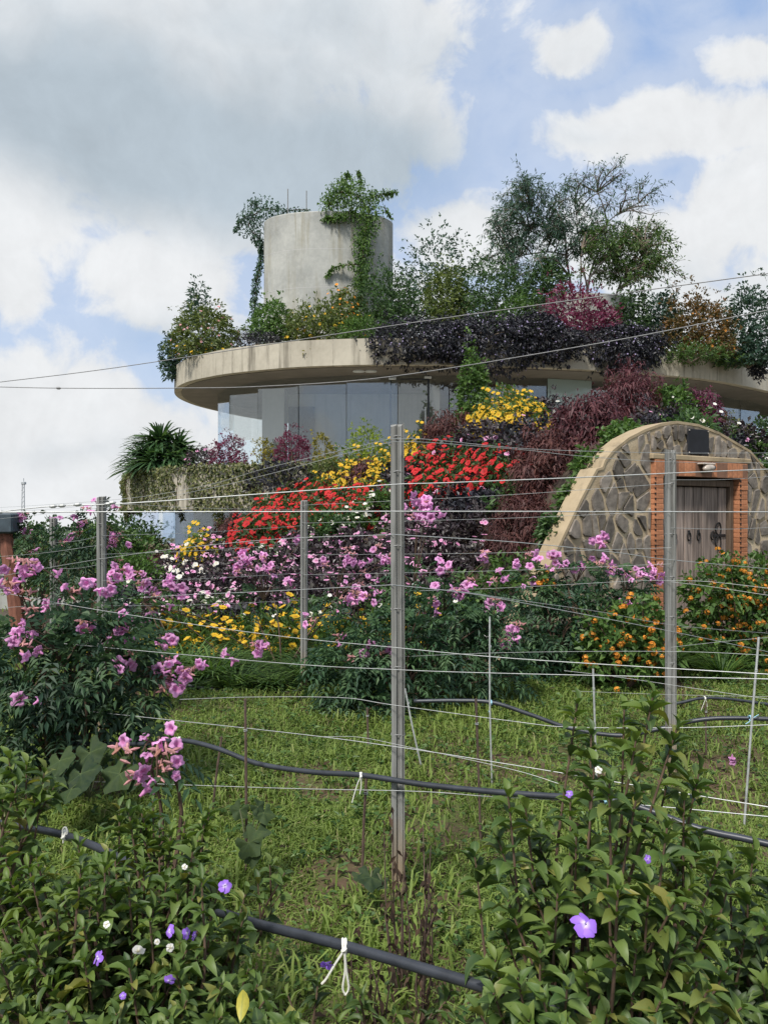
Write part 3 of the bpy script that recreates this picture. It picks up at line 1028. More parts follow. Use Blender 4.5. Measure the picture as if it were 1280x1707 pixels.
def stones(x0, x1, z0, z1, n, extra):
    S = np.c_[RG.uniform(x0, x1, n), RG.uniform(z0, z1, n)]
    sc_ = np.array([1.0, 0.68])                            # taller than wide
    for _ in range(1):                                     # relax a little
        d = (S[:, None] - S[None]) * sc_
        r = np.linalg.norm(d, axis=2) + np.eye(n) * 9
        S += np.clip((d / r[..., None] ** 3 * 0.0012).sum(1), -.05, .05)
    out = []
    for i in range(n):
        if S[i, 1] > wall_top(S[i, 0]) - 0.03: continue
        poly = [np.array(p) for p in ((x0, z0), (x1, z0), (x1, z1), (x0, z1))]
        jt = RG.uniform(0.008, 0.028)
        wt = RG.uniform(.40, .60, n)
        for j in range(n):
            if i == j: continue
            dv = (S[j] - S[i]) * sc_ ** 2
            L = np.linalg.norm(dv)
            if np.linalg.norm((S[j] - S[i]) * sc_) > .9 or L < 1e-6: continue
            nn = dv / L
            poly = clip(poly, nn, nn @ (S[i] + (S[j] - S[i]) * wt[j]) - jt)
            if len(poly) < 3: break
        for nn, c in extra:
            if len(poly) >= 3: poly = clip(poly, np.array(nn), c)
        for q in range(len(ARCHC) - 1):
            if len(poly) < 3: break
            a, b = ARCHC[q], ARCHC[q + 1]
            nn = unit(np.array([-(b - a)[1], (b - a)[0]]))
            poly = clip(poly, nn, nn @ a - 0.03)
        if len(poly) < 3: continue
        P = np.array(poly)
        ar = 0.5 * abs(np.dot(P[:, 0], np.roll(P[:, 1], 1)) - np.dot(P[:, 1], np.roll(P[:, 0], 1)))
        if ar < 0.0022: continue
        out.append(P)
    return out


SHAPES = stones(-2.4, D0 - .03, 0, 2.6, 170, []) + stones(D0, D1, DL + .06, 2.7, 34, []) + stones(D1 + .03, 3.6, 0, 2.45, 130, [])
for P in SHAPES:
    c = P.mean(0)
    P2 = []
    for i in range(len(P)):                                # knock the sharp corners off
        a, b, d = P[i - 1], P[i], P[(i + 1) % len(P)]
        P2 += [b + (a - b) * min(.3, .02 / (np.linalg.norm(a - b) + 1e-9)), b + (d - b) * min(.3, .02 / (np.linalg.norm(d - b) + 1e-9))]
    P2 = np.array(P2); k2 = len(P2)
    P2 = P2 + RG.normal(size=P2.shape) * .004
    pr = RG.uniform(.012, .034)
    tl = RG.normal(size=2) * .03
    Q = c + (P2 - c) * .93
    V = np.vstack([np.c_[P2[:, 0], np.full(k2, .01), P2[:, 1]], np.c_[P2[:, 0], np.full(k2, -pr * .6), P2[:, 1]], np.c_[Q[:, 0], -pr + (Q - c) @ tl, Q[:, 1]]])
    g = Geo(); j = np.arange(k2); n_ = (j + 1) % k2
    g.add(V, [np.stack([r * k2 + n_, r * k2 + j, (r + 1) * k2 + j, (r + 1) * k2 + n_], -1) for r in range(2)] + [[list(range(3 * k2 - 1, 2 * k2 - 1, -1))]])
    obj('stone', g, 'stone', Wl, local=True)

# bricks: jambs laid flat, lintel on end; dark ends of the perforated bricks show in the joints
g = Geo(); g.box((.15, .0, .062), (.125, .20, .055), bev=.004)
def brick_mesh(dx, dy, dz):
    g = Geo(); g.box((0, 0, 0), (dx, dy, dz), bev=.003); return g.mesh('brick', 'brick')
bj = brick_mesh(.145, .12, .0575)
g = Geo()
for x in (.072, D1 - .072):
    g.box((x, .06, 1.0), (.12, .22, 2.03))
g.box(((D0 + D1) / 2, .02, (DH + DL) / 2), (D1 - D0 - .02, .16, DL - DH - .015))
obj('brick_joint', g, 'brick_joint', Wl, local=True)
for x in (.073, D1 - .073):
    for i in range(34):
        b_ = inst('brick', bj, Wl, Matrix.Translation((x + rnd.uniform(-.004, .004), .0 + rnd.uniform(-.004, .004), .03 + i * .0605)) @ Matrix.Rotation(rnd.uniform(-.02, .02), 4, 'Z'))
bl = brick_mesh(.10, .12, DL - DH - .012)
for i in range(17):
    inst('brick', bl, Wl, Matrix.Translation((.052 + i * .1035, rnd.uniform(-.004, .004), (DH + DL) / 2 + .004)) @ Matrix.Rotation(rnd.uniform(-.01, .01), 4, 'Y'))
g = Geo()
for i in range(33):
    for x in (.004, D1 - .149):
        g.box((x, -.062, .0605 + i * .0605), (.016, .012, .022))
obj('brick_holes', g, 'black_iron', Wl, local=True)
LAST[0]['kind'] = 'stuff'
# door: frame, planks, ring handle and heart shaped strap hinges
door = bpy.data.objects.new('cellar_door', None); COL.objects.link(door); door.parent = Wl
x0, x1 = .152, D1 - .152
g = Geo()
for x in (x0 + .035, x1 - .035): g.box((x, .085, 1.0), (.07, .10, 2.0), bev=.006)
g.box(((x0 + x1) / 2, .085, 1.96), (x1 - x0 - .142, .10, .08), bev=.006)
obj('door_frame', g, 'door_frame_wood', door, local=True)
xa, xb = x0 + .075, x1 - .075
npl = 8; pw = (xb - xa) / npl
for i in range(npl):
    g = Geo(); wv_ = pw - (.012 if i == 3 else .006)
    g.box((xa + pw * (i + .5), .11 + rnd.uniform(-.004, .004), .96), (wv_, .04, 1.90), bev=.006)
    obj('plank', g, 'door_wood', door, local=True)
g = Geo(); g.box(((xa + xb) / 2, .15, .96), (xb - xa, .03, 1.88)); obj('backing', g, 'black_iron', door, local=True)


def heart(cx, cz, s, sg):
    pts = []
    for t_ in np.linspace(0, 2 * math.pi, 26):
        pts.append((cx + sg * s * (.75 * math.cos(t_)), .078, cz + s * math.sin(t_) * (1 - .35 * math.cos(t_))))
    return pts


for sg, xh in ((1, xa + .05), (-1, xb - .05)):
    g = Geo(); z_ = 1.30
    for dz in (.085, -.085): g.tube(heart(xh + sg * .13, z_ + dz, .075, sg), .0085, 6)
    g.tube(heart(xh + sg * .24, z_, .05, sg), .0085, 6)
    g.box((xh + sg * .10, .080, z_), (.24, .014, .035), bev=.004)
    obj('hinge', g, 'black_iron', door, local=True)
    g = Geo(); xm = (xa + xb) / 2 - sg * .09
    a2 = np.linspace(0, 2 * math.pi, 18)
    g.tube([(xm + .03 * math.cos(t_), .078, 1.30 + .05 * math.sin(t_)) for t_ in a2], .008, 6)
    g.box((xm, .083, 1.35), (.04, .016, .05), bev=.004)
    obj('ring_pull', g, 'black_iron', door, local=True)

pl = thing('plaque', 'square black slate plaque fixed above the cellar door', 'plaque', wpt(.81, 2.455, -.03), WA)
g = Geo(); g.box((0, 0, 0), (.40, .025, .31), bev=.006); obj('slab', g, 'slate', pl, local=True)
for x, z in ((-.18, .135), (.18, .135), (-.18, -.135), (.18, -.135)):
    g = Geo(); g.tube([(x, -.012, z), (x, -.02, z)], .009, 8); obj('fixing_screw', g, 'lamp_metal', pl, local=True)
lp = thing('wall_lamp', 'small bulkhead lamp with pale hood over the cellar door', 'lamp', wpt(.88, 2.135, -.075), WA)
g = Geo(); g.box((-.0, -.02, .05), (.24, .10, .018), bev=.006); g.box((0, .0, .0), (.07, .02, .11), bev=.004); obj('hood', g, 'lamp_metal', lp, local=True)
g = Geo(); a3 = np.linspace(0, 1, 7)
g.tube([(-.10 + .18 * t_, -.055, -.015 + .02 * t_) for t_ in a3], [.012, .038, .046, .047, .044, .04, .034], 12); obj('shade', g, 'lamp_glass', lp, local=True, smooth=True)
g = Geo(); g.tube([(.082, -.055, .005), (.105, -.055, .008)], [.034, .026], 12); obj('lens', g, 'black_iron', lp, local=True)

# ------------------------------------------------------------------ plants: builders
def stems(g, base, pts, r0=0.02, r1=0.006, bend=0.15, n=5):
    base = np.asarray(base, float)
    for p in pts:
        p = np.asarray(p, float)
        d = p - base
        m = base + d * .5 + np.array([0, 0, 1.0]) * np.linalg.norm(d) * bend * .5 + RG.normal(size=3) * np.linalg.norm(d) * .06
        g.tube(spline([base, m, p], 7), np.linspace(r0, r1, 7), n)


def shrub(name, label, cat, px, pb, pt, wpx, Z, lm, L, W, tips, k=6, fl=None, group=None, full=False, up=.25, droop=.2, amp=.28, out=.8, fill=.25, depth=.85, stem='bark', tsh=0.0):
    """a shrub whose base is seen at (px, pb), top at pt, wpx wide, Z metres away; fl = (petal material, radius, how many, petals, cup)"""
    b = at(px, pb, Z)
    rx, rz = wpx / 2 / F * Z, (pb - pt) / F * Z
    if full: b = b + [0, 0, rz / 2]; rz /= 2
    t = thing(name, label, cat, b, group=group)
    g = Geo()
    tp, od = foliage(g, b, (rx, rx * depth, rz), tips, k, L, W, up=up, droop=droop, amp=amp, hemi=not full, out=out, fill=fill, tsh=tsh)
    obj('foliage', g, lm, t)
    g = Geo()
    sel = RG.permutation(len(tp))[:6]
    stems(g, b - [0, 0, .05], b + (tp[sel] - b) * .8, max(.008, rx * .03), .004)
    obj('stem', g, stem, t)
    if fl:
        pm, r, nf, npet, cup = fl
        vis = np.where(od[:, 1] < 0.35)[0]
        sel = RG.choice(vis, nf)
        P = tp[sel] + od[sel] * (L * .6) + RG.normal(size=(nf, 3)) * L * .5
        N = unit(od[sel] + np.array([0, -.35, .45]) + RG.normal(size=(nf, 3)) * .3)
        g = Geo(); petals(g, P, N, r * RG.uniform(.75, 1.15, nf), npet, cup=cup)
        obj('blossoms', g, pm, t)
    return t


def vine(name, label, paths, lm, L, W, per, cat='vine', k=1, stem='stem_brown', droop=.3, fl=None, down=0.3, sr=.012):
    """leaves scattered round curved paths; a path is [(px, py, Z, spread in metres), ...]"""
    p0 = at(*paths[0][0][:3])
    t = thing(name, label, cat, p0)
    g, gs = Geo(), Geo()
    PP = []
    for path in paths:
        P = np.array([at(*q[:3]) for q in path]); s = np.array([q[3] * 1.35 for q in path])
        m = 12 * len(path)
        C = spline(P, m) if len(P) > 2 else np.linspace(P[0], P[1], m)
        r = np.interp(np.linspace(0, 1, m), np.linspace(0, 1, len(s)), s)
        gs.tube(C, sr, 4)
        n = max(6, int(4.5 * per * sum(s) / len(s) * np.linalg.norm(np.diff(P, axis=0), axis=1).sum()))
        i = RG.integers(0, m, n)
        o = RG.normal(size=(n, 3)) * [1, .6, 1]
        o = o / np.linalg.norm(o, axis=1, keepdims=True) * (RG.random((n, 1)) ** .6)
        Q = C[i] + o * r[i][:, None]
        PP.append(Q)
        leaves(g, Q, unit(rand_dirs(n) + [0, -.3, -down]), unit(rand_dirs(n) + [0, -.6, .6]), L * RG.uniform(.6, 1.2, n), W * RG.uniform(.7, 1.1, n), RG.random(n), droop)
    obj('foliage', g, lm, t); obj('stem', gs, stem, t); LAST[0]['kind'] = 'stuff'
    if fl:
        pm, r, nf, npet, cup = fl
        Q = np.vstack(PP); Q = Q[RG.choice(len(Q), nf)]
        g = Geo(); petals(g, Q + [0, -.05, 0], unit(RG.normal(size=(nf, 3)) * .4 + [0, -.8, .4]), r, npet, cup=cup); obj('blossoms', g, pm, t)
    return t


# ------------------------------------------------------------------ roof garden
RF = [  # name, label, category, px, base, top, width, Z, leaf, L, W, tips, flowers
    ('trailing_shrub', 'blue-green shrub trailing over the extreme left end of the roof rim', 'shrub', 287, 640, 553, 38, 23.6, 'leaf_bluegreen', .13, .05, 90, None),
    ('flowering_shrub', 'rounded roof shrub with orange and pink flowers at the left end of the rim', 'shrub', 344, 592, 520, 122, 23.0, 'leaf_olive', .13, .055, 330, ('petal_coral', .05, 60, 5, .2)),
    ('leggy_shrub', 'pale green leggy shrub poking above the left roof plants', 'shrub', 331, 545, 474, 40, 24.2, 'leaf_bluegreen', .15, .05, 70, None),
    ('low_flowers', 'low yellow flowered plant on the rim under the orange flowered shrub', 'plant', 340, 597, 572, 80, 22.3, 'leaf_olive', .09, .04, 90, ('petal_yellow', .045, 30, 5, .2)),
    ('creeping_plant', 'greyish lilac creeping plant on the rim left of the tower', 'plant', 432, 577, 553, 80, 21.3, 'leaf_violet', .08, .03, 120, None),
    ('leafy_shrub', 'mid green shrub at the left foot of the tower', 'shrub', 455, 568, 507, 74, 22.0, 'leaf_mid', .12, .05, 200, None),
    ('flowering_shrub', 'olive green roof shrub dotted with yellow flowers below the tower', 'shrub', 528, 566, 508, 118, 21.6, 'leaf_olive', .11, .045, 300, ('petal_yellow', .045, 36, 5, .2)),
    ('flowering_shrub', 'orange flowered roof shrub at the right foot of the tower', 'shrub', 573, 545, 486, 62, 22.2, 'leaf_olive', .11, .05, 150, ('petal_orange', .05, 45, 5, .3)),
    ('leafy_shrub', 'low green shrub with a few yellow flowers beside the hanging purple plant', 'shrub', 600, 570, 528, 80, 21.0, 'leaf_mid', .10, .04, 150, ('petal_yellow', .04, 10, 5, .2)),
    ('leafy_shrub', 'broad dark green roof shrub just right of the tower', 'shrub', 645, 556, 455, 124, 22.5, 'leaf_dark', .13, .05, 420, None),
    ('leafy_shrub', 'open blue-green shrub with small leaves rising right of the tower', 'shrub', 722, 520, 405, 128, 24.2, 'leaf_bluegreen', .13, .055, 220, None),
    ('leafy_shrub', 'olive green upright shrub behind the purple hanging plants', 'shrub', 742, 545, 440, 80, 22.6, 'leaf_olive', .13, .05, 260, None),
    ('leafy_shrub', 'large dark green roof shrub midway between tower and tree', 'shrub', 815, 560, 437, 140, 22.8, 'leaf_dark', .13, .05, 470, None),
    ('leafy_shrub', 'dark shrub in front of the planter drum beside the feathery tree', 'shrub', 862, 560, 500, 70, 21.6, 'leaf_mid', .12, .05, 160, None),
    ('leafy_shrub', 'compact dark green shrub on the drum left of the tree trunks', 'shrub', 903, 512, 438, 84, 24.4, 'leaf_dark', .14, .06, 230, None),
    ('magenta_shrub', 'magenta leaved shrub in front of the planter drum', 'shrub', 966, 560, 498, 122, 21.4, 'leaf_magenta', .13, .045, 300, None),
    ('leafy_shrub', 'dark narrow shrub right of the magenta shrub', 'shrub', 1050, 556, 488, 58, 21.8, 'leaf_dark', .13, .06, 130, None),
    ('leafy_shrub', 'blue-green shrub between the dark shrub and the rust shrub', 'shrub', 1104, 575, 487, 62, 22.2, 'leaf_bluegreen', .13, .05, 190, None),
    ('rust_shrub', 'rust and orange leaved shrub near the right end of the roof', 'shrub', 1162, 596, 503, 116, 21.8, 'leaf_rust', .12, .05, 480, ('petal_orange', .04, 30, 5, .3)),
    ('leafy_shrub', 'dark bushy shrub at the far right end of the roof rim', 'shrub', 1246, 610, 484, 98, 22.0, 'leaf_bluegreen', .13, .055, 380, None),
    ('trailing_shrub', 'small dark plant hanging down the rim at the far right', 'plant', 1262, 632, 590, 30, 22.3, 'leaf_violet', .10, .04, 60, None),
    ('creeping_plant', 'green creeping plant edging the rim below the rust shrub', 'plant', 1150, 602, 575, 110, 21.0, 'leaf_mid', .09, .035, 150, None),
    ('creeping_plant', 'green creeping plant edging the rim right of the violet curtain', 'plant', 1225, 610, 588, 60, 22.0, 'leaf_mid', .09, .035, 80, None),
]
for n_, lab, cat, px, pb, pt, wp, Z, lm, L, W, tips, fl in RF:
    full = n_ in ('trailing_shrub',)
    shrub(n_, lab, cat, px, pb, pt, wp, Z, lm, L * 0.95, W * 1.05, int(tips * 2.6), 6, fl, full=full, amp=.34, fill=.38, depth=.6 if full else .85)
for px, w_, p0, p1, Z, lab in ((700, 165, 612, 535, 19.95, 'dark violet plant hanging over the rim below the right side of the tower'), (800, 170, 612, 528, 19.9, 'dark violet plant hanging over the middle of the roof rim'),
                               (905, 150, 602, 522, 20.1, 'violet flowered plant hanging below the planter drum'), (1040, 120, 618, 538, 20.6, 'dark violet plant hanging over the rim below the dark narrow shrub')):
    shrub('hanging_plant', lab, 'plant', px, p0, p1, w_, Z, 'leaf_violet', .095, .046, 1500, 6, ('petal_lilac', .020, 190, 5, .2), full=True, amp=.40, depth=.5, up=-.1)
vine('rim_sprig', 'small yellowing sprig hanging over the rim below the tower', [[(535, 568, 20.3, .10), (520, 580, 20.2, .16), (508, 592, 20.15, .05)]], 'leaf_gold', .10, .05, 260)
vine('climbing_vine', 'green vine crowning the right of the tower and hanging down its face',
     [[(545, 345, 24.0, .25), (570, 320, 24.0, .36), (600, 330, 23.9, .42), (615, 360, 23.8, .36), (605, 400, 23.75, .30), (605, 440, 23.75, .25), (600, 480, 23.8, .16)],
      [(560, 330, 24.2, .25), (575, 305, 24.2, .25), (580, 290, 24.2, .03)], [(610, 330, 24.1, .25), (635, 325, 24.2, .15), (660, 320, 24.2, .05)],
      [(640, 345, 24.2, .08), (652, 365, 24.3, .05)], [(590, 345, 23.9, .3), (570, 360, 23.85, .18), (540, 365, 23.9, .05)], [(600, 440, 23.75, .12), (560, 445, 23.85, .05), (545, 460, 23.9, .04)],
      [(600, 315, 24.2, .15), (602, 300, 24.2, .05), (596, 285, 24.2, .02)]],
     'leaf_mid', .11, .06, 420, sr=.018)
vine('climbing_vine', 'dark vine bushing out at the left edge of the tower and trailing down',
     [[(465, 350, 25.0, .20), (435, 350, 25, .42), (415, 375, 25, .36), (432, 400, 25, .14), (436, 430, 25, .06), (428, 470, 24.9, .12), (425, 515, 24.8, .14), (428, 545, 24.6, .12)],
      [(430, 355, 25, .2), (405, 365, 25, .12), (392, 385, 25, .04)], [(470, 355, 25, .06), (490, 350, 25, .08), (515, 350, 24.8, .03)], [(430, 345, 25, .15), (420, 335, 25, .10)]],
     'leaf_bluegreen', .11, .06, 330, sr=.016)


def limb_tree(name, label, base, limbs, tips, Z, lm, leafL, leafW, ntw, nlf, r0, dens, twl=.45, droop=.5, spread=1.0):
    b = at(*base, Z)
    t = thing(name, label, 'tree', b)
    g, nodes = Geo(), []
    for lb in limbs:
        C = spline([at(px, py, Z + dz) for px, py, dz in lb['p']], 14)
        g.tube(C, np.linspace(lb['r'][0], lb['r'][1], 14) * .55, 7)
        nodes += list(C[3:])
    obj('trunk', g, 'bark_grey', t)
    nodes = np.array(nodes)
    gb, gl = Geo(), Geo()
    for px, py, dn in tips:
        p = at(px, py, Z + RG.normal() * .6)
        d = np.linalg.norm(nodes - p, axis=1) + np.maximum(0, nodes[:, 2] - p[2] + .1) * 2
        s = nodes[np.argmin(d)]
        m = (s + p) / 2 + np.array([0, 0, .12]) * np.linalg.norm(p - s) + RG.normal(size=3) * .06
        C = spline([s, m, p], 9)
        gb.tube(C, np.linspace(.030, .010, 9), 5)
        for q in range(ntw):
            i = RG.integers(4, 9)
            dr = unit(unit(p - s) * .7 + RG.normal(size=3) * [.9, .7, .7] * spread)
            e = C[i] + dr * twl * RG.uniform(.5, 1.1) + np.array([0, 0, -.08])
            tw = spline([C[i], (C[i] + e) / 2 + [0, 0, .05], e], 6)
            gb.tube(tw, np.linspace(.009, .004, 6), 3)
            n = int(nlf * dn * dens)
            if n < 1: continue
            j = RG.integers(1, 6, n)
            P = tw[j] + RG.normal(size=(n, 3)) * .05
            A = unit(dr * .6 + RG.normal(size=(n, 3)) * .55 + [0, 0, -droop])
            leaves(gl, P, A, unit(RG.normal(size=(n, 3)) * .5 + [0, -.4, 1]), leafL * RG.uniform(.6, 1.2, n), leafW, RG.random(n), .1)
    obj('branches', gb, 'bark', t); LAST[0]['kind'] = 'stuff'
    obj('crown', gl, lm, t)
    return t


D = 1.0
FT = [(830, 378, D), (850, 322, D), (866, 312, D), (890, 316, D), (906, 331, D), (846, 350, D), (872, 343, 1.2), (900, 360, 1.2), (925, 347, D), (826, 405, D), (818, 430, .8), (850, 420, .9), (880, 408, 1.2), (912, 392, 1.2),
      (858, 442, .7), (884, 386, 1.2), (832, 452, .7), (872, 462, .7), (932, 371, 1.2), (940, 388, D), (850, 385, D), (865, 365, D), (822, 372, .6), (895, 430, .9),
      (960, 302, .5), (976, 297, .35), (990, 287, .3), (1006, 282, .2), (1032, 276, .45), (1018, 300, .2), (1030, 292, .3), (985, 317, .3), (1005, 318, .15), (1070, 312, .5), (1088, 319, .6), (1060, 332, .3), (1082, 342, .2),
      (1084, 358, .1), (1052, 346, .2), (945, 312, .6), (936, 328, .8), (966, 336, .7), (1000, 345, .4), (955, 355, .8), (980, 360, .6), (970, 385, .9), (950, 405, .9), (1015, 340, .3), (1040, 318, .25)]
FT += [(960, 400, D), (975, 420, D), (990, 395, D), (1002, 368, .8), (985, 378, D), (955, 425, D), (938, 430, D), (1010, 400, D), (1025, 380, .8), (920, 440, D)]
FT += [(x + RG.normal() * 16, y + RG.normal() * 14, d) for x, y, d in FT[:24]]
limb_tree('feathery_tree', 'tall feathery tree with sparse drooping leaves on the roof planter', (968, 512),
          [dict(p=[(955, 512, 0), (950, 470, .1), (943, 425, .2), (942, 395, .2), (935, 365, .3)], r=(.085, .03)), dict(p=[(943, 425, .2), (915, 420, .1), (880, 424, .1), (850, 432, 0)], r=(.05, .02)),
           dict(p=[(975, 512, 0), (985, 450, .3), (1010, 385, .4), (1005, 345, .4), (995, 320, .4)], r=(.08, .025)), dict(p=[(1010, 372, .4), (1035, 352, .3), (1065, 338, .3)], r=(.035, .015)),
           dict(p=[(942, 395, .2), (915, 370, .1), (885, 350, 0)], r=(.04, .016)), dict(p=[(925, 412, .1), (900, 392, .1), (875, 372, .1)], r=(.035, .015)), dict(p=[(965, 512, .1), (968, 440, .2), (962, 380, .3), (958, 340, .3)], r=(.05, .02))],
          FT, 25.0, 'leaf_bluegreen', .17, .038, 10, 16, .08, 1.1, .62, .55, 1.25)
RT = [(1020, 415, 1.2), (1045, 425, 1.3), (1065, 410, 1.2), (1035, 400, 1.2), (1050, 445, 1.1), (1030, 440, 1.1), (1120, 452, .5), (1105, 470, .4), (1000, 398, .8), (985, 425, .9), (970, 450, .6), (1095, 395, .5), (1080, 372, .5), (1010, 378, .5)] + [(1045 + 66 * math.cos(a) * q * (1 + .18 * math.sin(3.3 * a)), 424 - 52 * math.sin(a) * q * (1 + .15 * math.sin(2.1 * a + 1)), 1.0) for a in np.arange(0, 6.28, .42) for q in (.45, .75, 1.0)] + [(1110, 432, .8), (1118, 442, .6), (985, 410, 1.2), (995, 440, .8), (1090, 462, .5)]
limb_tree('round_tree', 'dense rounded tree with crooked pale trunks right of the feathery tree', (1000, 512),
          [dict(p=[(985, 512, -.3), (978, 475, -.4), (1000, 440, -.5), (1025, 425, -.5)], r=(.07, .03)), dict(p=[(995, 450, -.5), (1040, 455, -.6), (1070, 440, -.6)], r=(.04, .02)),
           dict(p=[(1020, 512, -.3), (1035, 470, -.4), (1060, 440, -.5), (1075, 415, -.5)], r=(.07, .03)), dict(p=[(978, 475, -.4), (968, 440, -.4), (970, 415, -.4)], r=(.04, .02))],
          RT, 24.2, 'leaf_mid', .125, .05, 10, 15, .06, .95, .46, .25, 1.3)

# ------------------------------------------------------------------ terrace plants
yc = thing('yucca_clump', 'big spiky green yucca clump on the left end of the lower terrace', 'yucca', at(262, 790, 20.6))
for px, py, dz, n, L in ((232, 765, .3, 85, 1.0), (262, 738, 0, 170, 1.05), (290, 752, .1, 150, 1.0), (250, 770, -.5, 140, .95), (282, 770, -.4, 140, .95), (230, 780, -.1, 110, .85), (305, 770, .4, 100, .9), (245, 752, .2, 110, 1.0), (275, 765, -.2, 120, .95)):
    g = Geo(); c = at(px + 6, py, 20.6 + dz)
    Dd = rand_dirs(n); Dd[:, 2] = np.abs(Dd[:, 2]) * .9 - .12; Dd = unit(Dd)
    ln = L * RG.uniform(.65, 1.1, n)
    S, A, N = frames(Dd, np.tile([0, 0, 1.0], (n, 1)) + RG.normal(size=(n, 3)) * .2)
    rows, tt = [], RG.random(n)
    for j_, (f_, wd) in enumerate(((.02, .028), (.45, .036), (.8, .024), (1.0, .002))):
        m = c + A * (ln * f_)[:, None] + np.array([0, 0, -1]) * (ln * .38 * f_ ** 2.2)[:, None]
        rows += [m - S * wd, m + S * wd]
    V = np.stack(rows, 1)
    q = np.array([[0, 1, 3, 2], [2, 3, 5, 4], [4, 5, 7, 6]])
    g.add(V.reshape(-1, 3), [(np.arange(n)[:, None, None] * 8 + q[None]).reshape(-1, 4)], 0, np.repeat(tt, 8))
    obj('rosette', g, 'leaf_yucca', yc)
g = Geo(); stems(g, at(262, 800, 20.6), [at(232, 765, 20.9), at(262, 745, 20.6), at(290, 757, 20.7)], .07, .05); obj('trunk', g, 'bark', yc)
for n_, lab, cat, px, pb, pt, wp, Z, lm, L, W, tips, fl in [
    ('burgundy_shrub', 'round burgundy shrub on the terrace behind the ivy, right of the yucca', 'shrub', 384, 776, 729, 66, 18.4, 'leaf_magenta', .085, .028, 280, None),
    ('burgundy_shrub', 'burgundy shrub on the terrace in front of the dark window', 'shrub', 487, 768, 724, 58, 18.0, 'leaf_magenta', .085, .028, 250, None),
    ('impatiens', 'dark leaved plant with small pink flowers between yucca and burgundy shrub', 'plant', 338, 782, 745, 76, 18.6, 'leaf_purple_dark', .08, .04, 150, ('petal_palepink', .04, 22, 5, .1)),
    ('golden_shrub', 'small golden shrub between the two burgundy terrace shrubs', 'shrub', 440, 772, 732, 32, 18.2, 'leaf_gold', .07, .032, 90, None),
    ('golden_shrub', 'upright golden green shrub standing before the pale room wall', 'shrub', 541, 775, 719, 42, 17.9, 'leaf_gold', .08, .035, 120, None),
    ('lime_shrub', 'bright lime green shrub on the terrace left of the tallest post', 'shrub', 612, 772, 713, 78, 17.8, 'leaf_lime', .09, .035, 260, None),
    ('dark_plant', 'dark purple leaved plant spilling over the terrace rim', 'plant', 470, 818, 768, 112, 16.9, 'leaf_violet', .09, .045, 280, None),
    ('olive_plant', 'olive green plant on the rim below the upright golden shrub', 'plant', 548, 800, 758, 70, 17.0, 'leaf_olive', .08, .035, 150, None),
    ('column_shrub', 'tall narrow leafy green shrub standing against the upper windows', 'shrub', 788, 745, 608, 56, 16.9, 'leaf_mid', .11, .055, 700, None),
]:
    shrub(n_, lab, cat, px, pb, pt, wp, Z, lm, L, W, tips, 6, fl)
# ivy on the terrace rim
g, gs = Geo(), Geo(); pts = []
t_iv = thing('ivy', 'ivy creeping over the concrete rim of the lower terrace', 'ivy', (-4.5, 18.6, 2.2))
cum = np.cumsum(np.linalg.norm(np.diff(terr, axis=0), axis=1))
for _ in range(8500):
    i = RG.integers(0, 44)
    a = terr[i] + (terr[i + 1] - terr[i]) * RG.random()
    u = i / 44
    z = ZT1 + .05 - RG.random() ** 1.15 * 1.1
    bare = math.sin(a[0] * 2.6 + 1.0) + .6 * math.sin(a[0] * 5.7 + z * 2)
    if z < ZT1 - .12 and bare > .85 and RG.random() < .9: continue
    nn = terr[i + 1] - terr[i]; nn = np.array([nn[1], -nn[0]]); nn /= np.linalg.norm(nn)
    pts.append((a[0] + nn[0] * (o_ := RG.uniform(.01, .05) + .13 * RG.random() * max(0, math.sin(a[0] * 4.1 + z * 3) * math.sin(a[0] * 1.7 - z * 5 + 1))), a[1] + nn[1] * o_, z, nn[0], nn[1]))
pts = np.array(pts); n = len(pts)
On = np.c_[pts[:, 3:5], np.zeros(n)]
leaves(g, pts[:, :3], unit(RG.normal(size=(n, 3)) * .6 + [0, 0, -.8]), unit(On + RG.normal(size=(n, 3)) * .35 + [0, 0, .3]), .085 * RG.uniform(.6, 1.2, n), .06, RG.random(n), .05)
obj('foliage', g, 'leaf_ivy', t_iv)
for i in range(2, 42, 2):
    nn = terr[i + 1] - terr[i]; nn = np.array([nn[1], -nn[0], 0]); nn /= np.linalg.norm(nn)
    p = np.array([*terr[i], ZT1]) + nn * .02
    gs.tube(spline([p, p + [.05 * math.sin(i), 0, -.4], p + [.1 * math.sin(i * 2), 0, -.95]], 6), .007, 4)
obj('stem', gs, 'stem_brown', t_iv); LAST[0]['kind'] = 'stuff'
vine('hanging_creeper', 'curtain of creeper hanging from the left end of the terrace rim',
     [[(222, 780, 22.3, .16), (218, 810, 22.2, .20), (215, 840, 22.2, .14), (213, 868, 22.2, .05)], [(236, 795, 21.8, .12), (233, 830, 21.8, .10), (226, 855, 21.8, .05)], [(300, 845, 18.9, .05), (306, 866, 18.9, .03)],
      [(365, 850, 17.8, .10), (368, 880, 17.8, .05)]], 'leaf_ivy', .10, .055, 700)

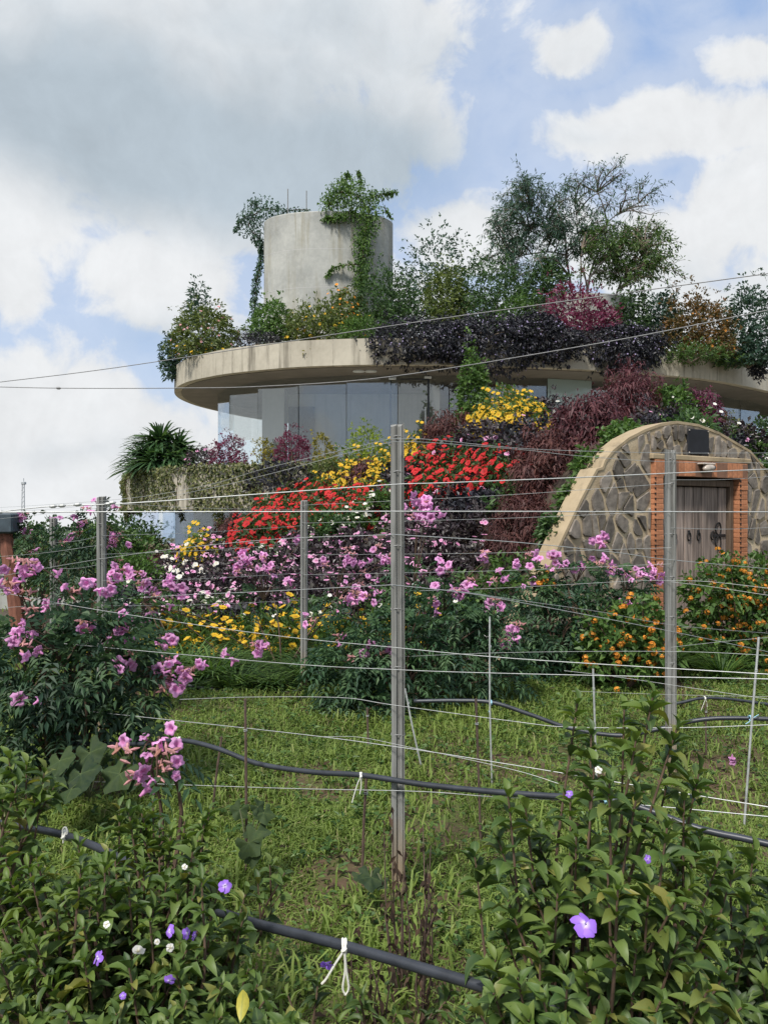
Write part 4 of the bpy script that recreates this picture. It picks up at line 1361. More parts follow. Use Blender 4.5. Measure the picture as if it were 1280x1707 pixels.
# ------------------------------------------------------------------ planting on the mound
MB_ = [  # big individual plants on the mound
    ('copperleaf_shrub', 'tall burgundy shrub topping the mound before the dark window', 'shrub', 1046, 722, 615, 116, 'leaf_burgundy', .14, .036, 560, None),
    ('copperleaf_shrub', 'broad burgundy shrub below the frosted pane', 'shrub', 985, 750, 668, 128, 'leaf_burgundy', .13, .034, 430, None),
    ('copperleaf_shrub', 'burgundy mound of drooping leaves beside the wall coping', 'shrub', 908, 832, 728, 112, 'leaf_copper', .11, .028, 460, None),
    ('copperleaf_shrub', 'brownish burgundy shrub against the left end of the stone wall', 'shrub', 876, 915, 830, 120, 'leaf_copper', .09, .024, 460, None),
    ('copperleaf_shrub', 'burgundy shrub below the clump of tall yellow flowers', 'shrub', 752, 748, 690, 96, 'leaf_copper', .12, .034, 330, None),
    ('copperleaf_shrub', 'burgundy shrub between the yellow and red flowers left of the post', 'shrub', 606, 832, 772, 108, 'leaf_burgundy', .11, .03, 380, None),
    ('copperleaf_shrub', 'low burgundy shrub left of the red flowers', 'shrub', 390, 908, 860, 74, 'leaf_copper', .11, .03, 260, None),
    ('copperleaf_shrub', 'dull burgundy plant at the left foot of the mound', 'shrub', 268, 972, 926, 80, 'leaf_burgundy', .10, .03, 240, None),
    ('copperleaf_shrub', 'small reddish shrub above the black plaque', 'shrub', 1172, 705, 655, 58, 'leaf_magenta', .11, .034, 190, None),
    ('leafy_shrub', 'fresh green shrub on the arch between two burgundy shrubs', 'shrub', 1122, 706, 648, 80, 'leaf_mid', .12, .06, 230, ('petal_white', .03, 10, 5, .2)),
    ('creeping_plant', 'green creeper spilling onto the coping left of the arch top', 'plant', 1045, 740, 708, 74, 'leaf_mid', .09, .05, 110, None),
    ('creeping_plant', 'green creeper at the notch of the sloping coping', 'plant', 985, 800, 756, 50, 'leaf_mid', .09, .05, 90, None),
    ('creeping_plant', 'small green creeper low on the sloping coping', 'plant', 950, 842, 812, 32, 'leaf_mid', .08, .045, 60, None),
    ('creeping_plant', 'yellow green creeper with red shoots right of the plaque', 'plant', 1205, 735, 698, 80, 'leaf_ivy', .09, .05, 110, None),
    ('creeping_plant', 'green creeper where the arch runs off to the right', 'plant', 1262, 775, 738, 50, 'leaf_mid', .09, .05, 80, None),
    ('creeping_plant', 'small green plant filling the gap beside the low end of the coping', 'plant', 925, 905, 860, 46, 'leaf_dark', .09, .04, 110, None),
    ('dark_plant', 'dark leaved plant with white flowers below the brown screen', 'plant', 905, 720, 660, 84, 'leaf_purple_dark', .12, .055, 200, ('petal_white', .05, 16, 5, .1)),
    ('white_impatiens', 'green impatiens full of white flowers left of the tallest post', 'plant', 628, 895, 830, 82, 'leaf_mid', .10, .045, 220, ('petal_white', .045, 55, 5, .1)),
]
for n_, lab, cat, px, pb, pt, wp, lm, L, W, tips, fl in MB_:
    p = on_mound(px, pb - (pb - pt) * .25)
    Z = min(16.4, p[1]) if p is not None else 16.3
    burg = n_ == 'copperleaf_shrub'
    shrub(n_, lab, cat, px, pb, pt, wp, Z, lm, L, W * (.75 if burg else 1), int(tips * 1.15), 10 if burg else 7, fl, droop=.55 if burg else .2, out=.5 if burg else .8, up=-.15 if burg else .25, amp=.16 if burg else .24)


def proto(name, lm, L, W, dims, tips, k, fl, seed, **kw):
    """one small plant with its base at the origin: foliage and blossoms share the meshes of all its copies"""
    rg = np.random.default_rng(seed)
    g = Geo()
    tp, od = foliage(g, (0, 0, 0), dims, tips, k, L, W, rg, **kw)
    res = [('foliage', g.mesh('foliage', lm))]
    if fl:
        pm, r, nf, npet, cup = fl
        sel = rg.choice(len(tp), nf)
        P = tp[sel] + od[sel] * L * .55 + rg.normal(size=(nf, 3)) * L * .4
        N = unit(od[sel] + np.array([0, -.55, .45]) + rg.normal(size=(nf, 3)) * .25)
        g = Geo(); petals(g, P, N, r * rg.uniform(.75, 1.2, nf), npet, cup=cup, rg=rg)
        res.append(('blossoms', g.mesh('blossoms', pm)))
    return res


KIND = {
    'pink': ('pink_impatiens', 'dark leaved impatiens with pale pink flowers', 'impatiens', 'pale pink impatiens',
             [proto('p', 'leaf_purple_dark', .10, .045, (.34, .34, .36), 60, 6, ('petal_palepink', .045, n, 5, .08), 40 + n) for n in (20, 28, 13)]),
    'mix': ('pale_impatiens', 'dark leaved impatiens with pink or white flowers', 'impatiens', 'pink and white impatiens',
            [proto('p', 'leaf_purple_dark', .09, .042, (.33, .33, .32), 55, 6, ('petal_palepink', .043, 26, 5, .08), 50), proto('p', 'leaf_purple_dark', .09, .042, (.33, .33, .32), 55, 6, ('petal_white', .043, 22, 5, .08), 51)]),
    'white': ('white_impatiens', 'low impatiens covered in white flowers', 'impatiens', 'white impatiens',
              [proto('p', 'leaf_dark', .09, .042, (.33, .33, .30), 50, 6, ('petal_white', .05, 22, 5, .1), 60)]),
    'red': ('red_impatiens', 'red flowered impatiens', 'impatiens', 'red impatiens',
            [proto('p', 'leaf_dark', .10, .045, (.36, .36, .36), 60, 6, ('petal_red', .055, n, 5, .12), 70 + n) for n in (48, 58, 38)]),
    'yellow': ('yellow_chrysanthemum', 'yellow daisy flowered plant', 'chrysanthemum', 'yellow chrysanthemums',
               [proto('p', 'leaf_mid', .09, .035, (.34, .34, .54), 50, 6, ('petal_yellow', .043, n, 8, .1), 80 + n) for n in (95, 75)]),
    'dark': ('dark_plant', 'dark purple leaved plant', 'plant', 'dark leaved plants',
             [proto('p', 'leaf_purple_dark', .12, .055, (.38, .38, .42), 62, 6, ('petal_palepink', .04, 4, 5, .1), 90), proto('p', 'leaf_violet', .10, .05, (.38, .38, .40), 62, 6, ('petal_palepink', .04, 3, 5, .1), 91)]),
    'green': ('green_plant', 'green leafy plant', 'plant', 'green plants',
              [proto('p', 'leaf_dark', .11, .05, (.38, .38, .42), 62, 6, ('petal_white', .04, 5, 5, .1), 95), proto('p', 'leaf_mid', .10, .045, (.36, .36, .38), 55, 6, None, 96)]),
}
KIND['burgundy'] = ('copperleaf_plant', 'drooping burgundy leaved plant', 'copperleaf', 'burgundy plants',
                    [proto('p', 'leaf_copper', .10, .030, (.38, .38, .40), 80, 6, None, 97, droop=.5, out=.5), proto('p', 'leaf_burgundy', .11, .030, (.40, .40, .46), 90, 6, None, 98, droop=.55, out=.5, up=-.1), proto('p', 'leaf_burgundy', .12, .034, (.38, .38, .42), 80, 6, None, 99, droop=.5, out=.5)])
ZONES = [  # ellipses in which each kind grows, with the words for that drift
    ('yellow', 828, 676, 72, 36, 'in the highest yellow clump beside the column shrub'), ('yellow', 690, 738, 36, 24, 'in the yellow clump right behind the tallest post head'), ('yellow', 640, 768, 24, 18, 'between the lime shrub and the tallest post'),
    ('yellow', 575, 788, 70, 20, 'in the slanting yellow band under the lime shrub'), ('yellow', 537, 800, 26, 14, 'at the low end of the slanting yellow band'), ('yellow', 334, 916, 13, 13, 'in the isolated yellow clump by the lower glass corner'),
    ('red', 745, 782, 52, 40, 'in the upper red drift right of the tallest post'), ('red', 820, 780, 56, 36, 'in the upper red drift next to the burgundy shrubs'), ('red', 555, 838, 80, 26, 'in the long red drift left of the tallest post'),
    ('red', 470, 862, 62, 30, 'at the middle of the long red drift above the short post'), ('red', 440, 885, 40, 24, 'at the low end of the red drift by the low burgundy shrub'), ('red', 640, 822, 30, 14, 'touching the tallest post'),
    ('burgundy', 1010, 720, 70, 34, 'among the big burgundy shrubs'), ('dark', 960, 690, 60, 40, 'behind the broad burgundy shrub'), ('burgundy', 930, 765, 40, 40, 'above the sloping coping'), ('burgundy', 1190, 700, 30, 25, 'right of the arch top'),
    ('green', 600, 862, 70, 30, 'among the white impatiens below the red drift'), ('white', 375, 985, 46, 22, 'at the left foot of the mound'), ('white', 560, 885, 80, 12, 'in the thin white line below the red drift'), ('white', 430, 905, 60, 10, 'below the low burgundy shrub'),
    ('dark', 880, 700, 60, 60, 'below the frosted pane'), ('dark', 690, 790, 34, 50, 'right beside the tallest post'), ('dark', 800, 850, 70, 40, 'under the upper red drift'),
    ('pink', 560, 945, 190, 62, 'in the wide drift behind the short post'), ('mix', 360, 960, 120, 70, 'at the left end of the wide drift'), ('pink', 740, 880, 130, 60, 'right of the tallest post'), ('green', 760, 960, 120, 60, 'low on the mound behind the trumpet bush'),
]
count = 0
for X_ in np.arange(-6.8, 11.5, 0.40):
    yf, _ = mound_foot(np.array(X_))
    nrow = int((YC + .6 - yf) / 0.40)
    for r_ in range(nrow):
        Xp = X_ + RG.uniform(-.17, .17)
        t_ = min(1.0, max(.012, (r_ + .5 + RG.uniform(-.35, .35)) / nrow))
        yf2, _ = mound_foot(np.array(Xp))
        yp = yf2 + t_ * (YC - yf2)
        zp = float(mound_z(np.array(Xp), np.array(t_)))
        px, py = pix([Xp, yp, zp + .25])
        if px > 1330 or px < 215: continue
        q = on_mound(px, py)                      # hidden behind the wall or a fold of the mound: leave out
        if q is not None and q[1] < yp - 1.6: continue
        sw = (Xp - 3.12) / .856
        if sw > -1.5 and yp < 9 + .517 * sw + 3.0 and zp + .5 < float(wall_top(min(sw + .3, 3.6))): continue
        zn = next((z_ for z_ in ZONES if ((px - z_[1]) / z_[3]) ** 2 + ((py - z_[2]) / z_[4]) ** 2 < 1), None)
        kd = zn[0] if zn else ('dark' if RG.random() < .6 else 'green')
        where = zn[5] if zn else ('on the low left flank' if px < 400 else 'near the lime shrub' if py < 820 and px < 720 else 'left of the tallest post' if px < 664 else 'between post and stone wall' if px < 900 else 'above the stone arch')
        if kd not in ('yellow', 'red') and any(((px - b_[3]) / (b_[6] * .42)) ** 2 + ((py - (b_[4] + b_[5]) / 2) / ((b_[4] - b_[5]) * .45)) ** 2 < 1 for b_ in MB_): continue
        nm, lab, cat, grp, var = KIND[kd]
        lab, grp = lab + ' ' + where, grp + ' ' + where
        v = var[RG.integers(len(var))]
        t = thing(nm, lab, cat, (Xp, yp, zp - .06), RG.uniform(-.5, .5), grp)
        s_ = RG.uniform(.85, 1.15) * (1.0 if yp < 13 else 1.12)
        t.scale = (s_, s_, s_ * RG.uniform(.85, 1.15))
        for nn, me in v: inst(nn, me, t)
        count += 1
print('mound plants', count)

# ------------------------------------------------------------------ flower bed at the foot of the mound
DAISY = [proto('p', 'leaf_strap', .16, .022, (.34, .30, .46), 46, 6, ('petal_yellow', .044, n, 7, .12), 120 + n, up=.8) for n in (42, 56, 30)]
for px, py, Z in [(250, 1030, 8.7), (285, 1040, 8.6), (318, 1035, 8.7), (350, 1030, 8.7), (385, 1025, 8.7), (420, 1022, 8.7), (455, 1018, 8.8), (490, 1030, 8.6), (520, 1030, 8.6), (548, 1022, 8.8), (580, 1030, 8.7), (610, 1035, 8.7), (640, 1040, 8.6),
                  (300, 1060, 8.3), (345, 1055, 8.3), (392, 1052, 8.3), (436, 1045, 8.4), (475, 1050, 8.3), (515, 1050, 8.3), (560, 1055, 8.3), (215, 1050, 8.4), (240, 1065, 8.2), (680, 1010, 8.8), (700, 1040, 8.7)]:
    x = (px - CX) / F * Z
    t = thing('yellow_daisy', 'thin leaved plant with open yellow flowers at the foot of the mound', 'daisy', (x, Z, float(gz(x, Z))), RG.uniform(0, 6.3), 'yellow daisies along the bed')
    s_ = (EYE - float(gz(x, Z)) - (py - 22 - CY) / F * Z) / .62
    t.scale = (1.05, 1.05, s_ * RG.uniform(.92, 1.08))
    for nn, me in DAISY[RG.integers(3)]: inst(nn, me, t)


def strap_clump(n, L, rg):
    g = Geo()
    az = rg.uniform(0, 2 * math.pi, n); el = rg.uniform(.75, 1.45, n)
    A = np.c_[np.cos(az) * np.cos(el), np.sin(az) * np.cos(el), np.sin(el)]
    S = np.c_[-np.sin(az), np.cos(az), np.zeros(n)]
    ln = L * rg.uniform(.6, 1.1, n)
    B_ = np.c_[np.cos(az), np.sin(az), np.zeros(n)]
    rows = []
    for f_, wd in ((0, .006), (.35, .008), (.7, .006), (1.0, .0006)):
        m = B_ * .03 + A * (ln * f_)[:, None] + B_ * (ln * .35 * f_ ** 2)[:, None] + np.array([0, 0, -1]) * (ln * .42 * f_ ** 2.4)[:, None]
        rows += [m - S * wd, m + S * wd]
    q = np.array([[0, 1, 3, 2], [2, 3, 5, 4], [4, 5, 7, 6]])
    g.add(np.stack(rows, 1).reshape(-1, 3), [(np.arange(n)[:, None, None] * 8 + q[None]).reshape(-1, 4)], 0, np.repeat(rg.random(n), 8))
    return g.mesh('blades', 'leaf_strap')


STRAP = [strap_clump(150, L, np.random.default_rng(200 + i)) for i, L in enumerate((.62, .5, .7))]
for i in range(44):
    px = RG.uniform(215, 700) if i < 32 else RG.choice([RG.uniform(1040, 1130), RG.uniform(1150, 1290), RG.uniform(880, 1000)])
    Z = RG.uniform(7.0, 8.1) if i < 32 else RG.uniform(7.4, 8.3)
    x = (px - CX) / F * Z
    t = thing('strap_leaf_plant', 'tuft of long arching grassy leaves ' + ('before the yellow daisies' if i < 32 else 'at the foot of the lantana and stone wall'), 'plant', (x, Z, float(gz(x, Z)) - .01), RG.uniform(0, 6.3), 'arching grassy tufts ' + ('before the daisies' if i < 32 else 'at the wall'))
    s_ = RG.uniform(.8, 1.25); t.scale = (s_, s_, s_ * (.68 if i < 32 else 1))
    inst('blades', STRAP[i % 3], t)


# ------------------------------------------------------------------ pink trumpet vine bushes and lantana
def trumpet_mesh(seed):
    rg = np.random.default_rng(seed); g = Geo()
    n = 25
    a = np.arange(n) / n * 2 * math.pi
    lobe = np.abs(np.cos(2.5 * a)) ** .55
    rows = [np.c_[r * np.cos(a), r * np.sin(a), np.full(n, z)] for z, r in ((-.055, .006), (-.025, .012), (-.004, .015))]
    rows.append(np.c_[.024 * np.cos(a), .024 * np.sin(a), np.full(n, .006)])
    for f_, z in ((.037, .010), (.050, .004)):
        rr = f_ * (.56 + .46 * lobe) * rg.uniform(.93, 1.07, n) * (1 + .10 * np.sin(a + rg.uniform(0, 6)))
        rows.append(np.c_[rr * np.cos(a), rr * np.sin(a), z + .005 * np.sin(7 * a + seed) + rg.uniform(-.004, .004, n) - .006 * lobe * (f_ > .04)])
    j = np.arange(n); n_ = (j + 1) % n
    T = np.concatenate([np.full(n, .6), np.full(n, .5), np.full(n, .72), np.full(n, .45), .25 + .15 * np.sin(10 * a), rg.uniform(0, .3, n)])
    g.add(np.vstack(rows), [np.stack([r * n + j, r * n + n_, (r + 1) * n + n_, (r + 1) * n + j], -1) for r in range(5)], 0, T)
    return g.mesh('flower', 'petal_pink', smooth=True)


TRUMPET = [trumpet_mesh(i) for i in range(4)]


def bud_mesh():
    g = Geo(); rg = np.random.default_rng(4)
    for i in range(9):
        d = unit(rg.normal(size=3) + [0, 0, .6]); p = rg.normal(size=3) * .02
        g.tube([p, p + d * .022, p + d * .04], [.004, .007, .002], 5, tint=rg.random())
    return g.mesh('bud', 'petal_coral')


BUD = bud_mesh()


def trumpet_bush(name, label, px, Z, pb, heads, frondmass, clusters, flen=.17, ll=.062, lw=.024, pairs=4, sc_=1.0, mat_='leaf_pinnate', lean=0):
    """heads: leafy masses (px, py, dz, rx, rz, fronds) in metres; clusters: (px, py, dz, flowers)"""
    x = (px - CX) / F * Z
    b = np.array([x, Z, float(gz(x, Z))])
    t = thing(name, label, 'bush', b, group='pink trumpet vine bushes')
    g, gs = Geo(), Geo()
    for hx, hy, dz, rx, rz, n in heads:
        c = at(hx, hy, Z + dz)
        Dd = rand_dirs(n); q = RG.uniform(.35, 1.0, n) ** .6
        lum = [(rand_dirs(1)[0], RG.uniform(-1, 1)) for _ in range(6)]
        P = c + Dd * (q * lumpy(Dd, lum, .25))[:, None] * [rx, rx * .8, rz]
        P[:, 2] = np.maximum(P[:, 2], b[2] + .05)
        pinnate(g, P, Dd + RG.normal(size=(n, 3)) * .5 + [0, -.15, .15], Dd * .4 + RG.normal(size=(n, 3)) * .3 + [0, 0, 1.0], flen * RG.uniform(.7, 1.2, n), pairs, ll, lw)
        for _ in range(max(2, n // 28)):
            e = c + rand_dirs(1)[0] * [rx, rx * .8, rz] * .85
            stems(gs, b, [e], .012, .004, .3, 5)
    obj('foliage', g, mat_, t); LAST[0]['kind'] = 'stuff'
    hc = np.array([at(h[0], h[1], Z + h[2]) for h in heads])
    for cx_, cy_, dz, nf in clusters:
        c = at(cx_, cy_, Z + dz)
        s = hc[np.argmin(np.linalg.norm(hc - c, axis=1))]
        gs.tube(spline([s, (s + c) / 2 + [0, 0, .05], c], 8), np.linspace(.006, .0025, 8), 4)
        for _ in range(max(2, int(nf * .78 + .5)) if nf > 2 else nf):
            p = c + RG.normal(size=3) * [.045, .04, .032] * (nf / 4) ** .4
            nrm = unit(RG.normal(size=3) * .75 + [0, -.6, .25])
            zq = Vector(nrm).to_track_quat('Z', 'Y').to_matrix().to_4x4()
            k = RG.uniform(.58, 1.05) * sc_
            inst('flower', TRUMPET[RG.integers(4)], t, Matrix.Translation(Vector(p - b)) @ zq @ Matrix.Rotation(RG.uniform(0, 6.28), 4, 'Z') @ Matrix.Scale(k, 4))
        if RG.random() < .75:
            inst('bud', BUD, t, Matrix.Translation(Vector(c - b + RG.normal(size=3) * .04)) @ Matrix.Rotation(RG.uniform(0, 6.28), 4, 'Z'))
    obj('stem', gs, 'stem_brown', t); LAST[0]['kind'] = 'stuff'
    return t


trumpet_bush('trumpet_vine_bush', 'largest pink trumpet bush, dark and dense, behind the squash leaves at the edge', 110, 4.3, 1250,
             [(110, 1110, 0, .42, .26, 190), (40, 1150, 0, .34, .26, 120), (180, 1090, .1, .28, .20, 90), (90, 1200, 0, .40, .20, 120), (215, 1150, 0, .16, .16, 50), (60, 1062, .2, .22, .14, 34), (150, 1040, .2, .18, .10, 22), (190, 1020, .3, .12, .08, 10), (215, 1185, .1, .1, .1, 25)],
             None, [(35, 948, 0, 6), (62, 940, 0, 4), (15, 972, 0, 3), (26, 975, 0, 3), (122, 972, 0, 4), (170, 985, .2, 4), (45, 1056, -.2, 4), (62, 1085, -.3, 3), (18, 1060, -.2, 3), (45, 1045, -.2, 2),
                    (195, 1052, .1, 5), (190, 1068, .1, 4), (205, 1075, .1, 3), (195, 1100, -.1, 4), (215, 1103, -.1, 2), (262, 1115, 0, 3), (285, 1112, 0, 5), (305, 1116, 0, 4), (285, 1138, 0, 4), (302, 1140, 0, 3), (335, 1112, 0, 3), (42, 1165, -.4, 2), (135, 1050, 0, 2)], sc_=.85)
trumpet_bush('trumpet_vine_bush', 'bushy pink trumpet bush standing directly behind the tallest post', 670, 6.3, 1230,
             [(650, 1080, 0, .42, .32, 170), (590, 1095, 0, .30, .24, 100), (560, 1130, 0, .26, .24, 80), (740, 1060, .1, .40, .36, 150), (780, 1090, .2, .26, .3, 90), (620, 1170, -.1, .32, .26, 120), (680, 1150, 0, .32, .34, 120), (740, 1020, .3, .36, .25, 100), (690, 980, .4, .2, .2, 40), (820, 1060, .2, .22, .3, 70), (830, 1120, .3, .3, .2, 80), (600, 1040, .2, .25, .16, 50)],
             None, [(738, 945, .2, 4), (755, 984, .1, 5), (768, 990, .1, 4), (775, 980, .1, 3), (722, 1011, 0, 4), (740, 975, 0, 2), (812, 932, .2, 3), (830, 960, .2, 5), (826, 1002, .2, 3), (815, 1012, .2, 3), (852, 1058, .1, 5), (845, 1080, .1, 3), (862, 1052, .1, 3), (600, 1086, -.2, 4), (610, 1082, -.2, 2), (650, 1085, -.2, 3), (565, 1066, -.1, 2),
                    (566, 1002, .1, 3), (590, 1000, .1, 3), (618, 1000, .1, 3), (510, 1032, .2, 3), (625, 920, .4, 2), (700, 828, .3, 7), (712, 845, .3, 9), (695, 853, .3, 6), (722, 850, .3, 5)])
trumpet_bush('trumpet_vine_bush', 'dark pink trumpet bush in front of the sloping end of the stone wall', 940, 7.4, 1170,
             [(930, 1040, 0, .42, .36, 160), (880, 1060, 0, .3, .34, 100), (980, 1020, .1, .42, .3, 130), (1040, 985, .1, .26, .2, 60), (920, 1110, 0, .40, .3, 130), (860, 1120, 0, .3, .3, 90), (960, 970, .1, .3, .2, 70), (1000, 1090, 0, .3, .3, 80), (1055, 1010, .2, .16, .2, 40), (890, 985, .1, .22, .2, 50)],
             None, [(878, 940, 0, 3), (898, 930, 0, 4), (870, 935, 0, 2), (928, 932, 0, 6), (945, 945, 0, 4), (910, 945, 0, 2), (1000, 907, 0, 6), (998, 935, 0, 4), (975, 942, 0, 4), (1020, 945, 0, 3), (1035, 955, 0, 3), (1060, 958, 0, 6), (1080, 955, 0, 6), (1085, 945, 0, 4), (1102, 970, 0, 2), (1038, 1012, -.1, 5), (1055, 1008, -.1, 2), (880, 972, 0, 2)], lw=.026)
trumpet_bush('trumpet_vine_bush', 'loose pink trumpet bush around the second post from the edge', 250, 6.0, 1180,
             [(240, 1005, 0, .18, .12, 18), (200, 1045, 0, .16, .14, 16), (165, 1000, 0, .16, .16, 16)],
             None, [(240, 975, 0, 5), (280, 968, 0, 5), (285, 985, 0, 3), (288, 1000, 0, 3), (255, 990, 0, 2), (235, 1030, 0, 5), (215, 1035, 0, 3), (192, 962, 0, 6), (205, 955, .1, 5), (155, 978, 0, 3), (185, 990, 0, 4), (270, 1068, -.2, 4), (285, 1070, -.2, 2), (375, 1096, .2, 3), (440, 1078, .3, 4), (425, 1085, .3, 2)])
trumpet_bush('trumpet_vine_bush', 'slender pink flowering sprays rising out of the impatiens drift', 470, 7.6, 1120,
             [(440, 1000, .2, .2, .12, 16), (560, 1000, .2, .2, .1, 14)],
             None, [(400, 930, 0, 5), (415, 940, 0, 5), (430, 935, 0, 6), (445, 948, 0, 5), (395, 945, 0, 3), (455, 950, 0, 3), (380, 958, 0, 3), (570, 918, 0, 3), (585, 925, 0, 4), (605, 938, 0, 4), (575, 940, 0, 3), (642, 930, 0, 5), (648, 938, 0, 3), (615, 962, 0, 4), (588, 972, 0, 3), (600, 985, 0, 3), (480, 965, 0, 2), (500, 905, .3, 2), (535, 935, .2, 2)])
trumpet_bush('trumpet_vine_bush', 'far pink trumpet bush beside the leaning rusty post', 60, 8.6, 1030,
             [(55, 905, 0, .34, .22, 90), (100, 930, 0, .3, .25, 80), (70, 960, .2, .3, .2, 50)],
             None, [(22, 866, 0, 3), (38, 862, 0, 3), (30, 882, 0, 3), (45, 884, 0, 3), (10, 900, 0, 2), (90, 862, 0, 3), (85, 1005, -.2, 4), (92, 1000, -.2, 3), (60, 920, -.2, 1)], sc_=1.15)
trumpet_bush('trumpet_vine_bush', 'tall twiggy pink trumpet bush beside the nearer grey post', 150, 8.0, 1020,
             [(135, 900, 0, .26, .24, 80), (165, 880, 0, .22, .2, 50), (130, 950, 0, .34, .2, 80)],
             None, [(130, 866, 0, 3), (150, 848, 0, 2), (128, 880, 0, 3), (185, 910, 0, 4), (200, 905, 0, 4), (195, 890, 0, 2), (160, 835, 0, 1), (190, 845, 0, 1), (118, 898, 0, 3), (210, 945, 0, 3), (230, 958, 0, 3)])
trumpet_bush('trumpet_vine_bush', 'low pink flower sprig hanging in front of the near grass', 265, 2.9, 1320,
             [(262, 1262, .05, .05, .05, 5)],
             None, [(238, 1252, 0, 2), (268, 1240, 0, 2), (282, 1245, 0, 2), (243, 1288, 0, 3), (250, 1298, 0, 1), (288, 1285, 0, 2), (262, 1300, 0, 1)], sc_=.68)


def lantana_flower(seed):
    rg = np.random.default_rng(seed); g = Geo()
    D = rand_dirs(16, rg); D[:, 2] = np.abs(D[:, 2]); D = unit(D)
    petals(g, D * [.030, .030, .020], D, .014, 4, cup=.1, rg=rg, eye=.5, width=1.0)
    return g.mesh('flower', 'petal_orange')


LANT = [lantana_flower(i) for i in range(3)]


def lantana(label, px, Z, heads, nfl, ring):
    x = (px - CX) / F * Z
    b = np.array([x, Z, float(gz(x, Z))])
    t = thing('lantana_bush', label, 'bush', b, group='orange lantana bushes')
    g, gs = Geo(), Geo(); TP, OD = [], []
    for hx, hy, dz, rx, rz, n in heads:
        c = at(hx, hy, Z + dz)
        tp, od = foliage(g, c, (rx, rx * .8, rz), n, 6, .075, .042, hemi=False, amp=.3)
        TP.append(tp); OD.append(od)
        stems(gs, b, tp[RG.permutation(len(tp))[:4]], .014, .004, .2)
    obj('foliage', g, 'leaf_mid', t); obj('stem', gs, 'stem_brown', t)
    TP, OD = np.vstack(TP), np.vstack(OD)
    vis = np.where(OD[:, 1] < .1)[0]
    for i in RG.choice(vis, nfl, replace=False):
        p = TP[i] + OD[i] * .06
        nrm = unit(OD[i] + np.array([0, -.3, .5]))
        zq = Vector(nrm).to_track_quat('Z', 'Y').to_matrix().to_4x4()
        inst('flower', LANT[RG.integers(3)], t, Matrix.Translation(Vector(p - b)) @ zq @ Matrix.Scale(RG.uniform(.6, 1.0), 4))
    return t


lantana('big lantana bush with orange flowers hiding the foot of the cellar door', 1225, 8.0,
        [(1200, 980, 0, .36, .30, 190), (1262, 985, .1, .40, .36, 200), (1180, 1050, 0, .28, .36, 150), (1250, 1070, 0, .45, .40, 240), (1310, 1040, .2, .4, .5, 180), (1225, 1120, 0, .4, .25, 140)], 240, None)
lantana('smaller lantana bush with orange flowers left of the brick jamb', 1040, 6.95,
        [(1020, 1060, 0, .26, .26, 120), (1062, 1045, .1, .28, .28, 120), (1085, 1090, 0, .26, .24, 100), (1010, 1100, 0, .25, .22, 80), (900, 965, .5, .10, .10, 20)], 95, None)

# ------------------------------------------------------------------ far left: pale wall, leaning post, bushes, mast, distant trees
t = thing('low_wall', 'long low pale concrete wall behind the far bushes', 'wall', (-9.5, 12.6, 0))
g = Geo(); g.box((-9.6, 12.6, .27), (9.4, .25, .58), bev=.01); obj('wall_body', g, 'concrete_tower', t)
g = Geo(); g.box((-9.6, 12.6, .595), (9.5, .33, .06), bev=.01); obj('coping', g, 'concrete_tower', t)
t = thing('leaning_post', 'leaning rust coloured timber post with a dark box on its head', 'post', at(28, 1045, 8.4))
g = Geo(); g.tube([at(34, 1062, 8.4), at(24, 980, 8.4), at(12, 905, 8.4), at(6, 870, 8.4)], [.085, .08, .075, .07], 9); obj('shaft', g, 'post_rust', t)
g = Geo(); p = at(2, 872, 8.4); g.box(p, (.32, .3, .22), .2, bev=.02); obj('head_box', g, 'blue_grey_paint', t)
shrub('leafy_bush', 'dark round bush standing left of the lower glass corner', 'bush', 232, 955, 878, 92, 19.0, 'leaf_dark', .14, .06, 420, 6)
shrub('leafy_bush', 'olive bush between the far post and the pale wall', 'bush', 90, 990, 915, 130, 11.0, 'leaf_olive', .10, .05, 300, 6)
shrub('leafy_bush', 'mid green bush behind the nearer grey post at the foot of the mound', 'bush', 205, 1010, 930, 120, 11.5, 'leaf_mid', .10, .05, 300, 6)
shrub('leafy_bush', 'pale green bush on the far side of the low wall, near the terrace', 'bush', 165, 935, 868, 150, 16.5, 'leaf_mid', .14, .06, 420, 6)
shrub('leafy_bush', 'dark bush far behind the leaning post', 'bush', 60, 940, 872, 170, 17.5, 'leaf_dark', .14, .06, 420, 6)
shrub('leafy_bush', 'dark low hedge plant at the bottom of the pale wall', 'bush', 20, 1085, 1030, 150, 8.8, 'leaf_dark', .08, .04, 260, 6)
t = thing('radio_mast', 'distant slim radio mast on the horizon', 'mast', (-46.8, 100, 0))
g = Geo()
for dx, dy in ((-.22, -.15), (.22, -.15), (0, .25)): g.tube([(-46.8 + dx, 100 + dy, -1), (-46.8 + dx * .6, 100 + dy * .6, 5.2)], .06, 4)
for z in np.arange(.2, 5, .6): g.tube([(-47.0, 99.85, z), (-46.65, 99.9, z + .6)], .03, 4)
obj('lattice', g, 'mast_steel', t)
g = Geo(); g.box((-46.8, 100, 5.35), (.5, .5, .35), bev=.05); g.tube([(-46.8, 100, 5.5), (-46.8, 100, 6.0)], .05, 5); obj('antenna_head', g, 'mast_steel', t)
g = Geo()
for i in range(150):
    x = -75 + i + RG.uniform(-.4, .4); y = 72 + 6 * math.sin(i * .7) + RG.uniform(-3, 3)
    h = 1.3 + .9 * abs(math.sin(i * .37)) + RG.uniform(0, .9)
    foliage(g, (x, y, -13.5), (1.5, 1.3, 9 + h), 60, 5, .7, .4, amp=.3)
tag(obj('treeline', g, 'far_leaf'), 'low dark line of trees along the horizon', None, None, 'stuff')

